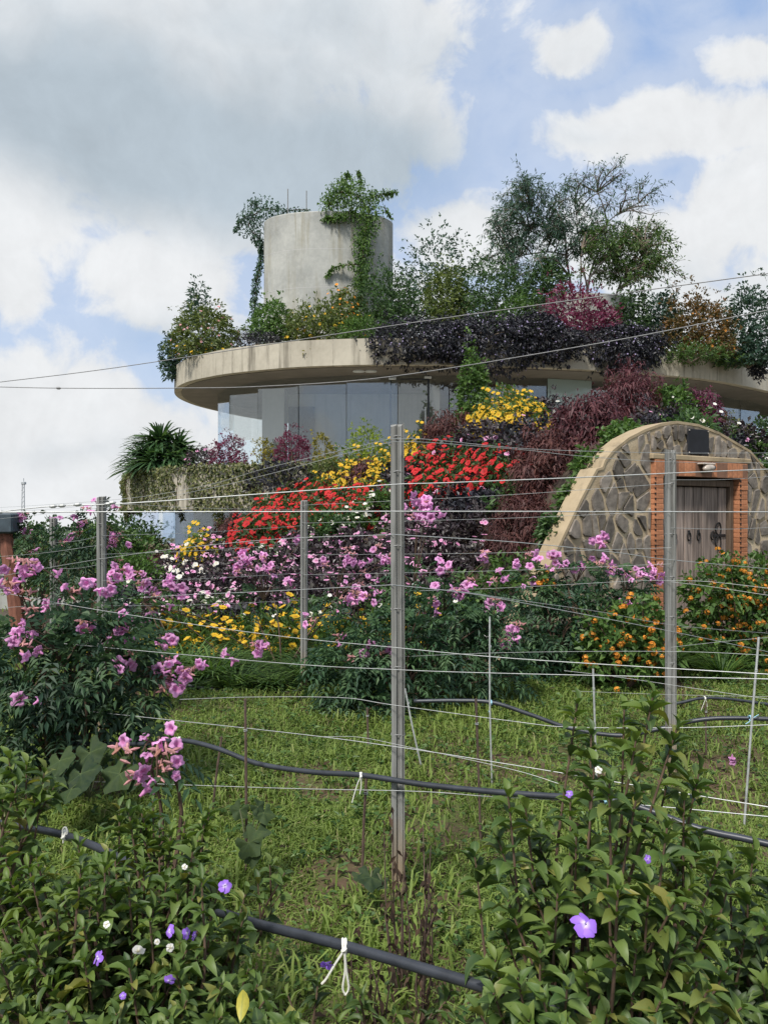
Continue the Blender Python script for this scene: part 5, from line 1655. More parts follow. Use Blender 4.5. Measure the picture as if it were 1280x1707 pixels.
# ------------------------------------------------------------------ trellis posts
def post(label, px, ptop, Z, wpx, lean=0.0, foot=None):
    x = (px - CX) / F * Z
    zb = float(gz(x, Z)) - .05 if foot is None else foot
    zt = float(at(px, ptop, Z)[2])
    t = thing('trellis_post', label, 'post', (x, Z, zb), RG.uniform(-.1, .1), 'grey trellis posts')
    hw = wpx / 2 / F * Z
    # channelled section: two ribs with a groove down the middle of the face
    sec = np.array([(-1, -.75), (-.25, -.8), (-.12, -.45), (.18, -.45), (.30, -.8), (.62, -.85), (.70, -.6), (.80, -.6), (.86, -.8), (1, -.7), (1, .8), (-1, .8)]) * hw
    g = Geo(); H = zt - zb; n = 9; k = len(sec)
    zz = np.linspace(0, H, n)
    rows = []
    for i, z in enumerate(zz):
        j_ = RG.normal(size=(k, 2)) * hw * .03
        rows.append(np.c_[sec + j_ + [lean * z, 0], np.full(k, z + (RG.normal(size=k) * .006 if i == n - 1 else 0))])
    i = np.arange(n - 1)[:, None] * k; j = np.arange(k)[None]
    g.add(np.vstack(rows), [np.stack([i + j, i + (j + 1) % k, i + k + (j + 1) % k, i + k + j], -1).reshape(-1, 4), [list(range(k - 1, -1, -1))], [[(n - 1) * k + q for q in range(k)]]])
    obj('shaft', g, 'post', t, local=True)
    g = Geo()
    for z in (H - .05, H - .20, H * .75, H * .62, H * .5, H * .36):
        a = np.linspace(0, 2 * math.pi, 13)
        g.tube(np.c_[hw * 1.06 * np.cos(a) + lean * z, hw * .92 * np.sin(a), z + .004 * np.sin(3 * a)], .0022, 4, caps=False)
    obj('wire_wrap', g, 'cable', t, local=True); LAST[0]['kind'] = 'stuff'
    return t


post('tallest and nearest grey post, standing bare in the grass', 664, 709, 3.30, 22, -.002)
post('grey post standing in front of the cellar door', 1118, 752, 4.75, 15, -.002)
post('short grey post in front of the impatiens drift', 507, 835, 7.0, 11)
post('grey post next to the pale tall trumpet flowers below the terrace', 171, 828, 5.6, 13, -.003)
post('darker weathered post behind the pink bush near the leaning post', 90, 864, 8.1, 10)


# ------------------------------------------------------------------ wires
def on_line(px, A, Bq):
    """depth where the sight line of pixel column px crosses the plan line through two (px, depth) points"""
    k = (px - CX) / F
    xa, za = (A[0] - CX) / F * A[1], A[1]
    xb, zb = (Bq[0] - CX) / F * Bq[1], Bq[1]
    dx, dz = xb - xa, zb - za
    t = (k * za - xa) / (dx - k * dz)
    return za + t * dz


ROW_A = ((664, 3.24), (60, 4.45))           # front row: recedes to the left
ROW_L = ((664, 3.24), (171, 5.54))
ROW_R = ((664, 3.24), (1118, 4.70))
ROW_M = ((1118, 4.70), (507, 6.94))
ROW_F = ((507, 6.95), (171, 5.55))
ROW_B = ((171, 5.55), (90, 8.05))
nw = 0


def wire(label, pts, row, r=.0023, m='wire_steel', knots=(), name='trellis_wire', cat='wire', grp='trellis wires', zf=None):
    P = np.array([at(px, py, (on_line(px, *row) if row else zf(px))) for px, py in pts])
    t = thing(name, label, cat, P[0], group=grp)
    g = Geo(); C = spline(P, 14 * len(P)) if len(P) > 2 else P
    r = r * .70
    g.tube(C, r, 5); obj('strand', g, m, t)
    for kx, ky in knots:
        p = at(kx, ky, on_line(kx, *row) if row else zf(kx)); g = Geo()
        q = unit(C[1] - C[0]); g.tube([p - q * r * 7, p - q * r * 3, p + q * r * 3, p + q * r * 7], [r * 1.2, r * 3.2, r * 3.2, r * 1.2], 7)
        obj('knot', g, m, t)
    return t


w3 = lambda px: 3.16
wire('dark knotted wire rising from the post by the terrace over to the plaque', [(-30, 856), (0, 853), (89, 844), (213, 839), (442, 823), (652, 808), (740, 805), (965, 796), (1114, 789), (1310, 781)], None, .0034, 'wire_steel', [(0, 853), (89, 844), (104, 843), (130, 841), (181, 840), (187, 838)], zf=w3)
wire('level bright wire running straight across the middle of the trellis', [(-30, 854), (58, 853.5), (440, 853), (720, 852.5), (1310, 853.5)], None, .0036, zf=lambda px: 3.12)
wire('wire bowing up to the tallest post just below the red flowers', [(-30, 966), (180, 930), (420, 902), (654, 891)], ROW_L, .0024)
wire('wire sloping from the tallest post past the foot of the brick jamb', [(654, 891), (860, 904), (1026, 921), (1115, 933), (1310, 951)], ROW_R, .0030)
wire('wire meeting the tallest post at the height of the yellow daisies', [(-30, 1016), (240, 996), (440, 986), (654, 975)], ROW_L, .0023)
wire('pair wire falling from the tallest post towards the small lantana', [(654, 975), (764, 987), (860, 1003), (1115, 1052), (1310, 1093)], ROW_R, .0028)
wire('thin twin of the wire falling towards the small lantana', [(654, 976), (764, 986), (860, 1000), (1000, 1020), (1130, 1043), (1310, 1058)], ROW_R, .0018)
wire('long wire falling from the far left flowers below the daisies', [(-30, 981), (0, 987), (172, 1018), (440, 1057), (654, 1079), (860, 1098), (1280, 1124), (1310, 1126)], ROW_A, .0024)
wire('almost level wire under the daisies crossing the whole garden', [(-30, 1060), (0, 1063), (440, 1103), (654, 1116), (860, 1123), (1280, 1132), (1310, 1133)], ROW_A, .0024)
wire('wire falling across the grass below the trumpet bushes', [(-30, 1165), (0, 1170), (440, 1217), (654, 1244), (860, 1276), (1112, 1318), (1310, 1350)], ROW_A, .0026)
wire('thin slack companion of the wire over the grass', [(540, 1228), (600, 1229), (680, 1245), (780, 1266), (870, 1287), (930, 1306)], ROW_A, .0015)
wire('lowest wire just above the near grass', [(-30, 1296), (0, 1297), (440, 1313), (690, 1319), (820, 1328), (1042, 1340), (1310, 1364)], ROW_A, .0026)
wire('slack wire crossing the tallest post at the foot of the trumpet bush', [(300, 1166), (420, 1162), (568, 1163), (654, 1175), (860, 1203), (950, 1212), (1136, 1213), (1310, 1207)], ROW_A, .0019)
wire('upper wire dropping from the head of the tallest post to the terrace side', [(652, 731), (580, 748), (442, 781), (330, 812), (180, 834), (-30, 848)], ROW_L, .0018)
wire('second wire dropping from the head of the tallest post to the terrace side', [(652, 737), (580, 755), (442, 792), (330, 818), (180, 845), (-30, 868)], ROW_L, .0018)
wire('upper wire from the head of the tallest post towards the stone arch', [(654, 731), (720, 733), (895, 749), (1118, 755), (1310, 755)], ROW_R, .0019)
wire('second wire from the head of the tallest post towards the stone arch', [(654, 736), (720, 738), (873, 750), (965, 760), (1118, 770), (1310, 772)], ROW_R, .0019)
wire('wire running off the post before the door past the lantana flowers', [(700, 985), (840, 980), (1046, 969), (1118, 968), (1184, 970), (1310, 984)], ROW_M, .0020)
wire('lower branch of the wire past the lantana flowers', [(1118, 970), (1184, 978), (1310, 997)], ROW_M, .0018)
wire('wire crossing the post before the door below the lantana flowers', [(640, 1096), (840, 1088), (1115, 1086), (1310, 1094)], ROW_M, .0022)
wire('thin wire climbing right from the post before the door', [(1118, 1079), (1190, 1071), (1310, 1060)], ROW_M, .0016)
wire('wire falling right from the bush to the far stake', [(940, 1118), (1032, 1129), (1160, 1148), (1310, 1170)], ROW_M, .0022)
wire('thin wire at the foot of the dark bushes on the right', [(953, 1152), (1118, 1158), (1310, 1162)], ROW_M, .0016)
for i, (p0, p1, row, lab) in enumerate([
    ((507, 850), (171, 838), ROW_F, 'fine wire joining the heads of the two left posts'), ((507, 876), (171, 893), ROW_F, 'fine wire joining the two left posts above the burgundy shrub'),
    ((507, 905), (171, 924), ROW_F, 'fine wire joining the two left posts over the pink drift'), ((507, 955), (171, 968), ROW_F, 'fine wire joining the two left posts across the white flowers'),
    ((507, 1000), (171, 1010), ROW_F, 'fine wire joining the two left posts across the daisies'), ((507, 842), (1118, 806), ROW_M, 'fine wire from the short post to the post before the door, topmost'),
    ((507, 872), (1118, 852), ROW_M, 'fine wire from the short post to the middle of the door post'), ((507, 925), (1118, 913), ROW_M, 'fine wire from the short post across the dark plants to the door post'),
    ((507, 958), (1118, 940), ROW_M, 'fine wire from the short post over the red blooms to the door post'), ((171, 835), (90, 868), ROW_B, 'fine wire from the terrace side post to the weathered post, upper'),
    ((171, 892), (90, 905), ROW_B, 'fine wire from the terrace side post to the weathered post, middle'), ((171, 940), (90, 948), ROW_B, 'fine wire from the terrace side post to the weathered post, lower'),
    ((171, 840), (-30, 853), ROW_L, 'fine wire from the head of the terrace side post leaving the picture'), ((171, 908), (-30, 930), ROW_L, 'fine wire from the terrace side post over the pink cluster'),
    ((1118, 800), (1310, 792), ROW_R, 'fine wire from the door post head over the lintel'), ((1118, 880), (1310, 878), ROW_R, 'fine wire from the door post across the ring pulls'),
]):
    mid = ((p0[0] + p1[0]) / 2, (p0[1] + p1[1]) / 2 + 3)
    wire(lab, [p0, mid, p1], row, .0019)
ov = lambda px: 14 - 4 * px / 1280
wire('upper overhead cable crossing in front of the roof garden', [(-40, 642), (0, 637), (200, 612), (620, 548), (900, 508), (1280, 456), (1330, 449)], None, .0105, 'cable', name='overhead_cable', cat='cable', grp='overhead cables', zf=ov)
wire('lower overhead cable with a dark knot crossing the building windows', [(-40, 644), (98, 647), (290, 647), (440, 644), (650, 628), (1000, 572), (1280, 517), (1330, 507)], None, .0105, 'cable', [(98, 647)], name='overhead_cable', cat='cable', grp='overhead cables', zf=lambda px: 13.6 - 4 * px / 1280)

# stakes and rods
for lab, p0, p1, Z, r, m in [
    ('pale metal stake in front of the sloping stone wall end', (816, 1028), (820, 1302), 4.55, .0055, 'galvanised'), ('pale metal stake right of the dead grass patch', (988, 1115), (994, 1312), 4.5, .0060, 'galvanised'),
    ('slanting pale stake at the lantana side', (1264, 1062), (1239, 1385), 3.9, .0058, 'galvanised'), ('short pale stake below the large pink bush', (224, 1188), (219, 1300), 4.4, .004, 'galvanised'),
    ('dark rod tied to the hose left of the tallest post', (611, 1290), (604, 1455), 3.42, .007, 'rusty_rod'), ('dark rod beside the small squash vine', (409, 1165), (411, 1440), 3.5, .0065, 'rusty_rod'),
    ('dark rod under the hose right of the tallest post', (793, 1165), (801, 1395), 3.85, .0065, 'rusty_rod'), ('short dark rod leaning in the grass left of the squash vine', (370, 1228), (354, 1345), 4.2, .0065, 'rusty_rod'),
    ('dark rod hanging below the bush behind the tallest post', (612, 1180), (614, 1262), 5.2, .008, 'rusty_rod'), ('dark rod under the far hose on the right', (1176, 1170), (1177, 1262), 5.0, .005, 'rusty_rod'), ('bent pale cane leaning beside the tallest post', (675, 1148), (705, 1290), 4.9, .006, 'galvanised')]:
    a, b_ = at(*p0, Z), at(*p1, Z)
    b_[2] = min(b_[2], float(gz(b_[0], Z)) - .03)
    t = thing('stake', lab, 'stake', b_, group='stakes and rods in the grass')
    g = Geo(); g.tube(spline([b_, (a + b_) / 2 + RG.normal(size=3) * .006, a], 7), r, 6); obj('rod', g, m, t)
    g = Geo(); a2 = np.linspace(0, 4 * math.pi, 20); c = a * .82 + b_ * .18
    g.tube(np.c_[c[0] + r * 1.2 * np.cos(a2), c[1] + r * 1.2 * np.sin(a2), c[2] + .003 * a2 / 3], .0018, 4); obj('wire_tie', g, 'wire_steel', t)


# hoses with their string ties
def hose(label, pts, row, r, zf=None):
    P = np.array([at(px, py, (on_line(px, *row) if row else zf(px))) for px, py in pts])
    t = thing('irrigation_hose', label, 'hose', P[0], group='black irrigation hoses')
    g = Geo(); g.tube(spline(P, 10 * len(P)), r, 10); obj('pipe', g, 'pvc_hose', t, smooth=True)
    return t


def tie(label, px, py, Z, tails, r, m='string_white'):
    c = at(px, py, Z)
    t = thing('string_tie', label, 'string', c, group='string ties on the hoses')
    g = Geo()
    a = np.linspace(0, 4 * math.pi, 26)
    g.tube(np.c_[c[0] + (a - 6.3) * r * .08, c[1] + r * 1.12 * np.cos(a), c[2] + r * 1.12 * np.sin(a)], r * .26, 5)
    q = c + [0, -r * 1.2, 0]
    g.tube([q + [-r * .5, 0, -r * .3], q, q + [r * .4, 0, r * .4]], [r * .3, r * .5, r * .3], 6)
    obj('knot', g, m, t)
    for tl in tails:
        g = Geo(); g.tube(spline([q] + [at(x, y, Z) + [0, -r * 1.1, 0] for x, y in tl], 12), r * .20, 5); obj('tail', g, m, t)
    return t


FR = ((360, 2.42), (800, 1.88))
fz = lambda px: on_line(px, *FR)
hose('thick near hose slanting across the bottom of the grass', [(-60, 1362), (0, 1372), (110, 1393), (220, 1440), (360, 1518), (575, 1577), (790, 1640), (900, 1675), (1010, 1712)], None, .0145, fz)
hose('hose tied up behind the near grass, crossing the tallest post', [(60, 1238), (125, 1240), (240, 1240), (300, 1234), (360, 1247), (430, 1273), (520, 1287), (600, 1292), (700, 1307), (800, 1318), (900, 1326), (1030, 1336), (1160, 1380), (1240, 1398), (1320, 1416)], ROW_A, .0118)
hose('far hose sagging across the dry patch on the right', [(690, 1169), (760, 1168), (820, 1171), (880, 1190), (950, 1214), (1030, 1226), (1090, 1217), (1160, 1201), (1220, 1197), (1320, 1200)], None, .0135, lambda px: 5.3 - .6 * (px - 690) / 600)
hose('short far hose lying before the daisies', [(300, 1140), (340, 1147), (400, 1155), (450, 1156), (500, 1152), (530, 1150)], None, .016, lambda px: 6.9)
hose('farthest hose below the lantana', [(1080, 1178), (1130, 1172), (1170, 1164), (1220, 1166), (1320, 1180)], None, .012, lambda px: 6.2)
za = lambda px: on_line(px, *ROW_A)
tie('white string tie with two tails on the thick near hose', 575, 1577, fz(575), [[(560, 1600), (545, 1625), (537, 1634)], [(576, 1610), (572, 1640), (576, 1652)], [(578, 1612), (582, 1640), (577, 1652)]], .0155)
tie('white string tie with one long tail on the hose left of the tallest post', 602, 1293, za(602), [[(596, 1305), (590, 1325), (587, 1336)], [(602, 1310), (600, 1322)]], .0118)
tie('white string tie with a loop at the far end of the thick hose', 110, 1392, fz(110), [[(108, 1380), (113, 1376), (116, 1384), (112, 1396)], [(109, 1402)]], .0155)
tie('white string tie at the bend of the hose beside the pink sprig', 300, 1233, za(300), [[(296, 1228), (290, 1232)]], .0118)
tie('white string tie hanging under the farthest hose', 1174, 1164, 6.2, [[(1170, 1175), (1166, 1186)], [(1177, 1178), (1174, 1192)]], .012)
tie('pale blue string tie on the hose at the slanting stake', 1250, 1197, 4.72, [[(1246, 1202), (1240, 1206)], [(1262, 1190)]], .0135, 'string_blue')
tie('pale blue string tie on the hose behind the near bush', 1008, 1333, za(1008), [[(1000, 1330), (990, 1331)], [(1018, 1329), (1026, 1328)]], .0118, 'string_blue')
tie('blue string tie on the hose at the pale stake', 818, 1171, 5.15, [[(816, 1178), (814, 1186)]], .0135, 'string_blue')

# ------------------------------------------------------------------ grass and weeds
def blades(n, zmin, zmax, h0, h1, wd, rg, xr=None, patch=True):
    Z = np.sqrt(rg.uniform(zmin ** 2, zmax ** 2, n))
    X = rg.uniform(-.62, .62, n) * Z + rg.normal(size=n) * .35
    if patch:
        keep = (np.sin(2.3 * X + 1.1 * Z) * np.sin(1.9 * Z - 1.3 * X + .6) + .55 * np.sin(5.1 * X + .4) * np.sin(4.3 * Z) + rg.normal(size=n) * .45) > -.55
        X, Z = X[keep], Z[keep]
    bare = np.zeros(len(X))
    for bx_, by_, br in ((1.35, 5.0, .55), (.95, 4.75, .35), (.15, 3.15, .22), (-.2, 3.5, .18), (.75, 2.5, .25), (-.35, 4.6, .3), (1.9, 4.4, .35), (.05, 2.3, .22), (-.9, 3.4, .2)):
        bare = np.maximum(bare, 1 - ((X - bx_) ** 2 + ((Z - by_) * .8) ** 2) / br ** 2)
    keep = rg.random(len(X)) > np.clip(bare * 1.3, 0, .86)
    if patch: X, Z = X[keep], Z[keep]
    n = len(X)
    P = np.c_[X, Z, gz(X, Z) - .01]
    az = rg.uniform(0, 2 * math.pi, n)
    B_ = np.c_[np.cos(az), np.sin(az), np.zeros(n)]
    S = np.c_[-np.sin(az), np.cos(az), np.zeros(n)]
    hm = .75 + .35 * np.sin(1.3 * X + .7 * Z) * np.sin(1.7 * Z + .3)
    h = (rg.uniform(h0, h1, n) * hm)[:, None]
    lean = rg.uniform(.25, 1.5, n)[:, None]
    w_ = wd * rg.uniform(.7, 1.3, n)[:, None]
    m = P + B_ * h * lean * .35 + np.array([0, 0, .62]) * h
    tip = P + B_ * h * lean * 1.0 + np.array([0, 0, 1.0]) * h * (1 - .42 * lean)
    V = np.stack([P - S * w_, P + S * w_, m + S * w_ * .8, m - S * w_ * .8, tip], 1)
    i = np.arange(n)[:, None] * 5
    dry = np.clip(.25 + .25 * np.sin(.9 * X + 2.0 * Z + 1) * np.sin(1.2 * X - .8 * Z), 0, 1)
    tint = np.clip(rg.random(n) * .55 + dry * .5 + (rg.random(n) < .05) * .6, 0, 1)
    return V.reshape(-1, 3), [i + np.array([[0, 1, 2, 3]]), i + np.array([[3, 2, 4]])], np.repeat(tint, 5)


rgg = np.random.default_rng(77)
g = Geo()
for n, z0, z1, h0, h1, wd in ((115000, 1.9, 4.2, .025, .090, .0036), (95000, 4.0, 7.2, .03, .105, .0048), (16000, 7.0, 9.0, .06, .16, .006), (9000, 9, 18, .08, .2, .009)):                            # the view, then a thinner sward on both sides
    V, Pl, T = blades(n, z0, z1, h0, h1, wd, rgg); g.add(V, Pl, 0, T)
sidew = np.random.default_rng(78)
V, Pl, T = blades(34000, 1.2, 9, .04, .13, .008, sidew)
V = V.reshape(-1, 5, 3)
mv = np.sign(V[:, :1, 0]) * (1.5 + .35 * V[:, :1, 1]); V[:, :, 0] += mv
V[:, :, 2] += gz(V[:, 0, 0], V[:, 0, 1])[:, None] - gz(V[:, 0, 0] - mv[:, 0], V[:, 0, 1])[:, None]
g.add(V.reshape(-1, 3), Pl, 0, T)
for _ in range(330):                                   # brighter tufts of broader blades
    Z = math.sqrt(rgg.uniform(2.0 ** 2, 6.8 ** 2)); X = rgg.uniform(-.6, .6) * Z
    n = rgg.integers(25, 80)
    V, Pl, T = blades(n, 2, 3, .07, .17, .0050, rgg, patch=False)
    T = np.clip(T * .6 + .35, 0, .8)
    V = V.reshape(n, 5, 3); c = V[:, :1].copy(); V = V - c * [1, 1, 0]
    V = V + np.c_[X + rgg.normal(size=n) * .09, Z + rgg.normal(size=n) * .09, np.zeros(n)][:, None]
    g.add(V.reshape(-1, 3), Pl, 0, T)
tag(obj('grass', g, 'grass'), 'short green grass with tussocks and bare patches', None, None, 'stuff')
g = Geo()
n = 1500
Z = np.sqrt(rgg.uniform(1.9 ** 2, 7.5 ** 2, n)); X = rgg.uniform(-.6, .6, n) * Z
for q in range(6):
    az = rgg.uniform(0, 2 * math.pi, n); up_ = rgg.uniform(.1, .7, n)
    A = np.c_[np.cos(az), np.sin(az), up_]
    P = np.c_[X, Z, gz(X, Z) + rgg.uniform(.01, .09, n)] + rgg.normal(size=(n, 3)) * [.02, .02, 0]
    leaves(g, P, A, np.tile([0, 0, 1.0], (n, 1)) + rgg.normal(size=(n, 3)) * .3, rgg.uniform(.025, .065, n), rgg.uniform(.014, .03, n), rgg.random(n), .2)
tag(obj('weeds', g, 'leaf_mid'), 'small broad leaved weeds scattered through the grass', None, None, 'stuff')
g = Geo()
n = 900
Z = np.sqrt(rgg.uniform(1.9 ** 2, 7.0 ** 2, n)); X = rgg.uniform(-.6, .6, n) * Z
leaves(g, np.c_[X, Z, gz(X, Z) + rgg.uniform(0, .03, n)], np.c_[rgg.normal(size=(n, 2)), rgg.normal(size=n) * .2], np.tile([0, 0, 1.0], (n, 1)) + rgg.normal(size=(n, 3)) * .5, rgg.uniform(.03, .10, n), .02, rgg.random(n), .1)
tag(obj('leaf_litter', g, 'leaf_dead'), 'dry brown leaf litter lying in the grass', None, None, 'stuff')


# ------------------------------------------------------------------ near bushes with big separate leaves
def big_leaf(curl, fold, seed, wav=.02):
    """unit leaf along +Y, normal +Z, width along X"""
    rg = np.random.default_rng(seed)
    ts = np.array([0, .16, .36, .58, .80, 1.0]); ws = np.array([.03, .30, .49, .50, .30, .0])
    V, rib = [], []
    for t_, w_ in zip(ts, ws):
        y = math.sin(curl * t_) / max(curl, 1e-3) if curl else t_
        z = -(1 - math.cos(curl * t_)) / max(curl, 1e-3) if curl else 0
        for sx in (-1, 0, 1):
            V.append((sx * w_, y, z + abs(sx) * fold * w_ + rg.normal() * wav * abs(sx)))
            rib.append(1.0 if sx == 0 else 0.0)
    q = [[r * 3 + c, r * 3 + c + 1, r * 3 + c + 4, r * 3 + c + 3] for r in range(5) for c in (0, 1)]
    return np.array(V), np.array(q), np.array(rib)


LV = [big_leaf(c, f, i) for i, (c, f) in enumerate(((.7, .35), (1.1, .30), (1.6, .40), (.35, .5), (1.3, .25)))]


def leaf_meshes(m, name='leaf'):
    out = []
    for V, q, rib in LV:
        g = Geo(); g.add(V, [q], 0, None, rib); out.append(g.mesh(name, m, smooth=True))
    return out


LM = {m: leaf_meshes(m) for m in ('leaf_brunfelsia_tip', 'leaf_brunfelsia', 'leaf_brunfelsia_dark', 'leaf_yellowing')}


def near_bush(name, label, base, tips, L, m, wid=.42, parts=300, per=17, rosette=8, seed=0, side=0, ymin=0):
    rg = np.random.default_rng(seed)
    b = np.asarray(base, float)
    t = thing(name, label, 'bush', b, group='large leaved near bushes')
    gs = Geo(); FRM = []
    for _ in range(side):             # side shoots fill the bush out
        tips = tips + [(x + rg.uniform(-45, 45), min(1715, y + rg.uniform(15, 75)), z + rg.uniform(-.12, .12)) for x, y, z in tips[:36] if y > ymin]
    tips = [at(*q) for q in tips]
    hub = b + np.array([0, 0, .12])
    for tp in tips:
        d = tp - hub
        mid = hub + d * .5 + np.array([d[0] * .12, d[1] * .12, -.04]) + rg.normal(size=3) * .03
        C = spline([hub + rg.normal(size=3) * [.05, .05, 0], mid, tp], 22)
        ln = np.linalg.norm(np.diff(C, axis=0), axis=1).sum()
        gs.tube(C, np.linspace(.0075, .0022, 22), 6)
        T = unit(np.gradient(C, axis=0))
        start = max(.15, 1 - .36 / ln)
        for j in range(per):
            f = start + (1 - start) * (j + rg.random() * .5) / per
            i = min(21, int(f * 21)); ph = j * 2.4 + rg.normal() * .4
            u = unit(np.cross(T[i], [.3, .2, 1.0])); v = np.cross(T[i], u)
            rad = math.cos(ph) * u + math.sin(ph) * v
            ax = unit(rad * .95 + T[i] * .45 + [0, 0, .12] + rg.normal(size=3) * .18)
            FRM.append((C[i], ax, unit(T[i] * .9 + [0, 0, .5] + rg.normal(size=3) * .25), L * rg.uniform(.6, 1.15), f > .97))
        for j in range(rosette):
            ph = j * 2.4; u = unit(np.cross(T[-1], [.3, .2, 1.0])); v = np.cross(T[-1], u)
            rad = math.cos(ph) * u + math.sin(ph) * v
            op = .25 + .75 * j / rosette
            ax = unit(rad * op + T[-1] * (1.1 - op * .7) + rg.normal(size=3) * .12)
            FRM.append((C[-1] - T[-1] * .012 * j, ax, unit(T[-1] * .8 - rad * .3 + [0, 0, .4]), L * (.5 + .5 * op) * rg.uniform(.85, 1.1), j < 6))
    obj('branch', gs, 'stem_brown', t); LAST[0]['kind'] = 'stuff'
    P = np.array([f[0] for f in FRM]); Ln = np.array([f[3] for f in FRM])
    S, A, N = frames([f[1] for f in FRM], [f[2] for f in FRM])
    W = wid * rg.uniform(.85, 1.15, len(P))
    px, py = pix(P)
    inside = (px > -40) & (px < 1320) & (py < 1740)
    rank = np.argsort(-(Ln / P[:, 1]) - inside * 10 - rg.random(len(P)) * .02)
    var = rg.integers(0, len(LV), len(P))
    g = Geo(); rest = False
    pale = rg.random(len(tips)) < .42
    tipm = np.array([f[4] for f in FRM]) & pale[np.arange(len(FRM)) // (per + rosette)]
    gt = Geo(); tipmat = 'leaf_brunfelsia_tip'
    for o_, i in enumerate(rank):
        if o_ < parts and inside[i]:
            M = Matrix([[S[i][r] * W[i] * Ln[i], A[i][r] * Ln[i], N[i][r] * Ln[i], (P[i] - b)[r]] for r in range(3)] + [[0, 0, 0, 1]])
            inst('leaf', LM[tipmat if tipm[i] else m][var[i]], t, M)
        else:
            V, q, rib = LV[var[i]]
            (gt if tipm[i] else g).add(P[i] + V[:, :1] * S[i] * W[i] * Ln[i] + V[:, 1:2] * A[i] * Ln[i] + V[:, 2:] * N[i] * Ln[i], [q], 0, rg.random(), rib); rest = True
    for gg, mm in ((g, m), (gt, tipmat)):
        if gg.n:
            obj('leaves', gg, mm, t, smooth=True); LAST[0]['kind'] = 'stuff'
    return t, b


RB = [(1088, 1158, 1.95), (1040, 1178, 2.0), (1128, 1212, 1.9), (962, 1168, 2.1), (1060, 1230, 1.85), (990, 1272, 1.95), (1165, 1285, 1.95), (1015, 1300, 1.8), (846, 1322, 1.9), (875, 1345, 1.95), (828, 1395, 1.9), (900, 1400, 2.0), (960, 1390, 1.85), (1060, 1330, 1.8), (1112, 1375, 1.8), (1165, 1395, 1.9),
      (846, 1500, 1.85), (930, 1470, 1.8), (1012, 1445, 1.75), (1082, 1470, 1.75), (1150, 1475, 1.8), (1200, 1430, 1.95), (825, 1600, 1.8), (900, 1585, 1.75), (975, 1620, 1.7), (1060, 1575, 1.7), (1130, 1570, 1.72), (1190, 1545, 1.8), (850, 1690, 1.7), (940, 1690, 1.65), (1010, 1690, 1.65), (1100, 1670, 1.62), (1180, 1650, 1.65),
      (1120, 1270, 1.95), (950, 1330, 2.0), (1005, 1530, 1.9), (920, 1540, 1.9), (1080, 1520, 1.85), (880, 1460, 1.9), (1150, 1620, 1.8), (1040, 1650, 1.8), (1235, 1680, 1.7), (822, 1655, 1.62), (862, 1630, 1.60), (905, 1668, 1.58), (945, 1645, 1.6), (880, 1700, 1.56), (930, 1712, 1.55), (800, 1690, 1.62), (985, 1220, 2.05), (1140, 1330, 1.9)]
bR, oR = near_bush('brunfelsia_bush', 'big near bush on the right bearing one open purple flower', (.46, 1.85, -.02), RB, .076, 'leaf_brunfelsia', seed=3, side=1, ymin=1380, per=14)
RE = [(1215, 1440, 2.2), (1255, 1420, 2.2), (1290, 1470, 2.1), (1245, 1490, 2.1), (1275, 1540, 2.0), (1300, 1600, 2.0), (1240, 1560, 2.0), (1215, 1600, 2.1), (1270, 1640, 1.95), (1230, 1680, 1.95), (1300, 1690, 1.9), (1265, 1710, 1.9)]
near_bush('brunfelsia_bush', 'dark near bush cut by the right edge, beyond the one with the open flower', (1.05, 2.1, -.02), RE, .082, 'leaf_brunfelsia_dark', seed=4, parts=180)
LB = [(200, 1345, 2.35), (255, 1335, 2.4), (330, 1400, 2.25), (285, 1385, 2.3), (130, 1405, 2.2), (60, 1425, 2.15), (15, 1465, 2.1), (180, 1425, 2.1), (240, 1445, 2.15), (370, 1465, 2.2), (310, 1450, 2.1), (100, 1490, 2.0), (30, 1535, 2.0), (170, 1515, 2.05), (250, 1530, 2.0), (330, 1535, 2.05), (395, 1540, 2.1),
      (60, 1610, 1.9), (140, 1600, 1.9), (215, 1610, 1.9), (295, 1625, 1.9), (370, 1640, 1.9), (20, 1685, 1.85), (110, 1685, 1.8), (195, 1690, 1.8), (280, 1695, 1.8), (370, 1695, 1.8), (440, 1670, 1.85), (415, 1615, 2.0), (350, 1350, 2.5), (0, 1400, 2.2), (455, 1690, 1.8), (90, 1560, 2.0), (0, 1600, 1.9), (300, 1570, 2.0), (150, 1460, 2.1)]
bL, oL = near_bush('brunfelsia_bush', 'wide near bush on the left with several small purple and white flowers', (-.62, 2.05, -.02), LB, .068, 'leaf_brunfelsia', seed=5, wid=.38, side=3)
LE = [(15, 1262, 2.9), (45, 1272, 2.9), (75, 1285, 2.85), (92, 1310, 2.85), (30, 1305, 2.8), (5, 1330, 2.8), (60, 1330, 2.8), (-20, 1290, 2.9)]
near_bush('brunfelsia_bush', 'young pale bush at the left edge below the largest trumpet bush', (-1.42, 2.9, -.02), LE, .10, 'leaf_brunfelsia', seed=6, per=7, wid=.36)
LT = [(450, 1438, 2.7), (475, 1455, 2.7), (430, 1470, 2.65), (468, 1490, 2.65)]
near_bush('seedling_bush', 'small leafy seedling in the grass between the left bush and the thick hose', (-.40, 2.7, -.02), LT, .075, 'leaf_brunfelsia', seed=7, per=5, rosette=5)
WD = [(530, 1640, 2.05), (600, 1660, 2.0), (660, 1690, 1.95), (480, 1660, 2.0), (720, 1690, 1.95), (560, 1700, 1.9), (750, 1660, 2.0)]
near_bush('weed_clump', 'low dark weed clump under the thick near hose', (-.08, 2.0, -.02), WD, .075, 'leaf_brunfelsia_dark', seed=8, per=5, rosette=6, wid=.24)


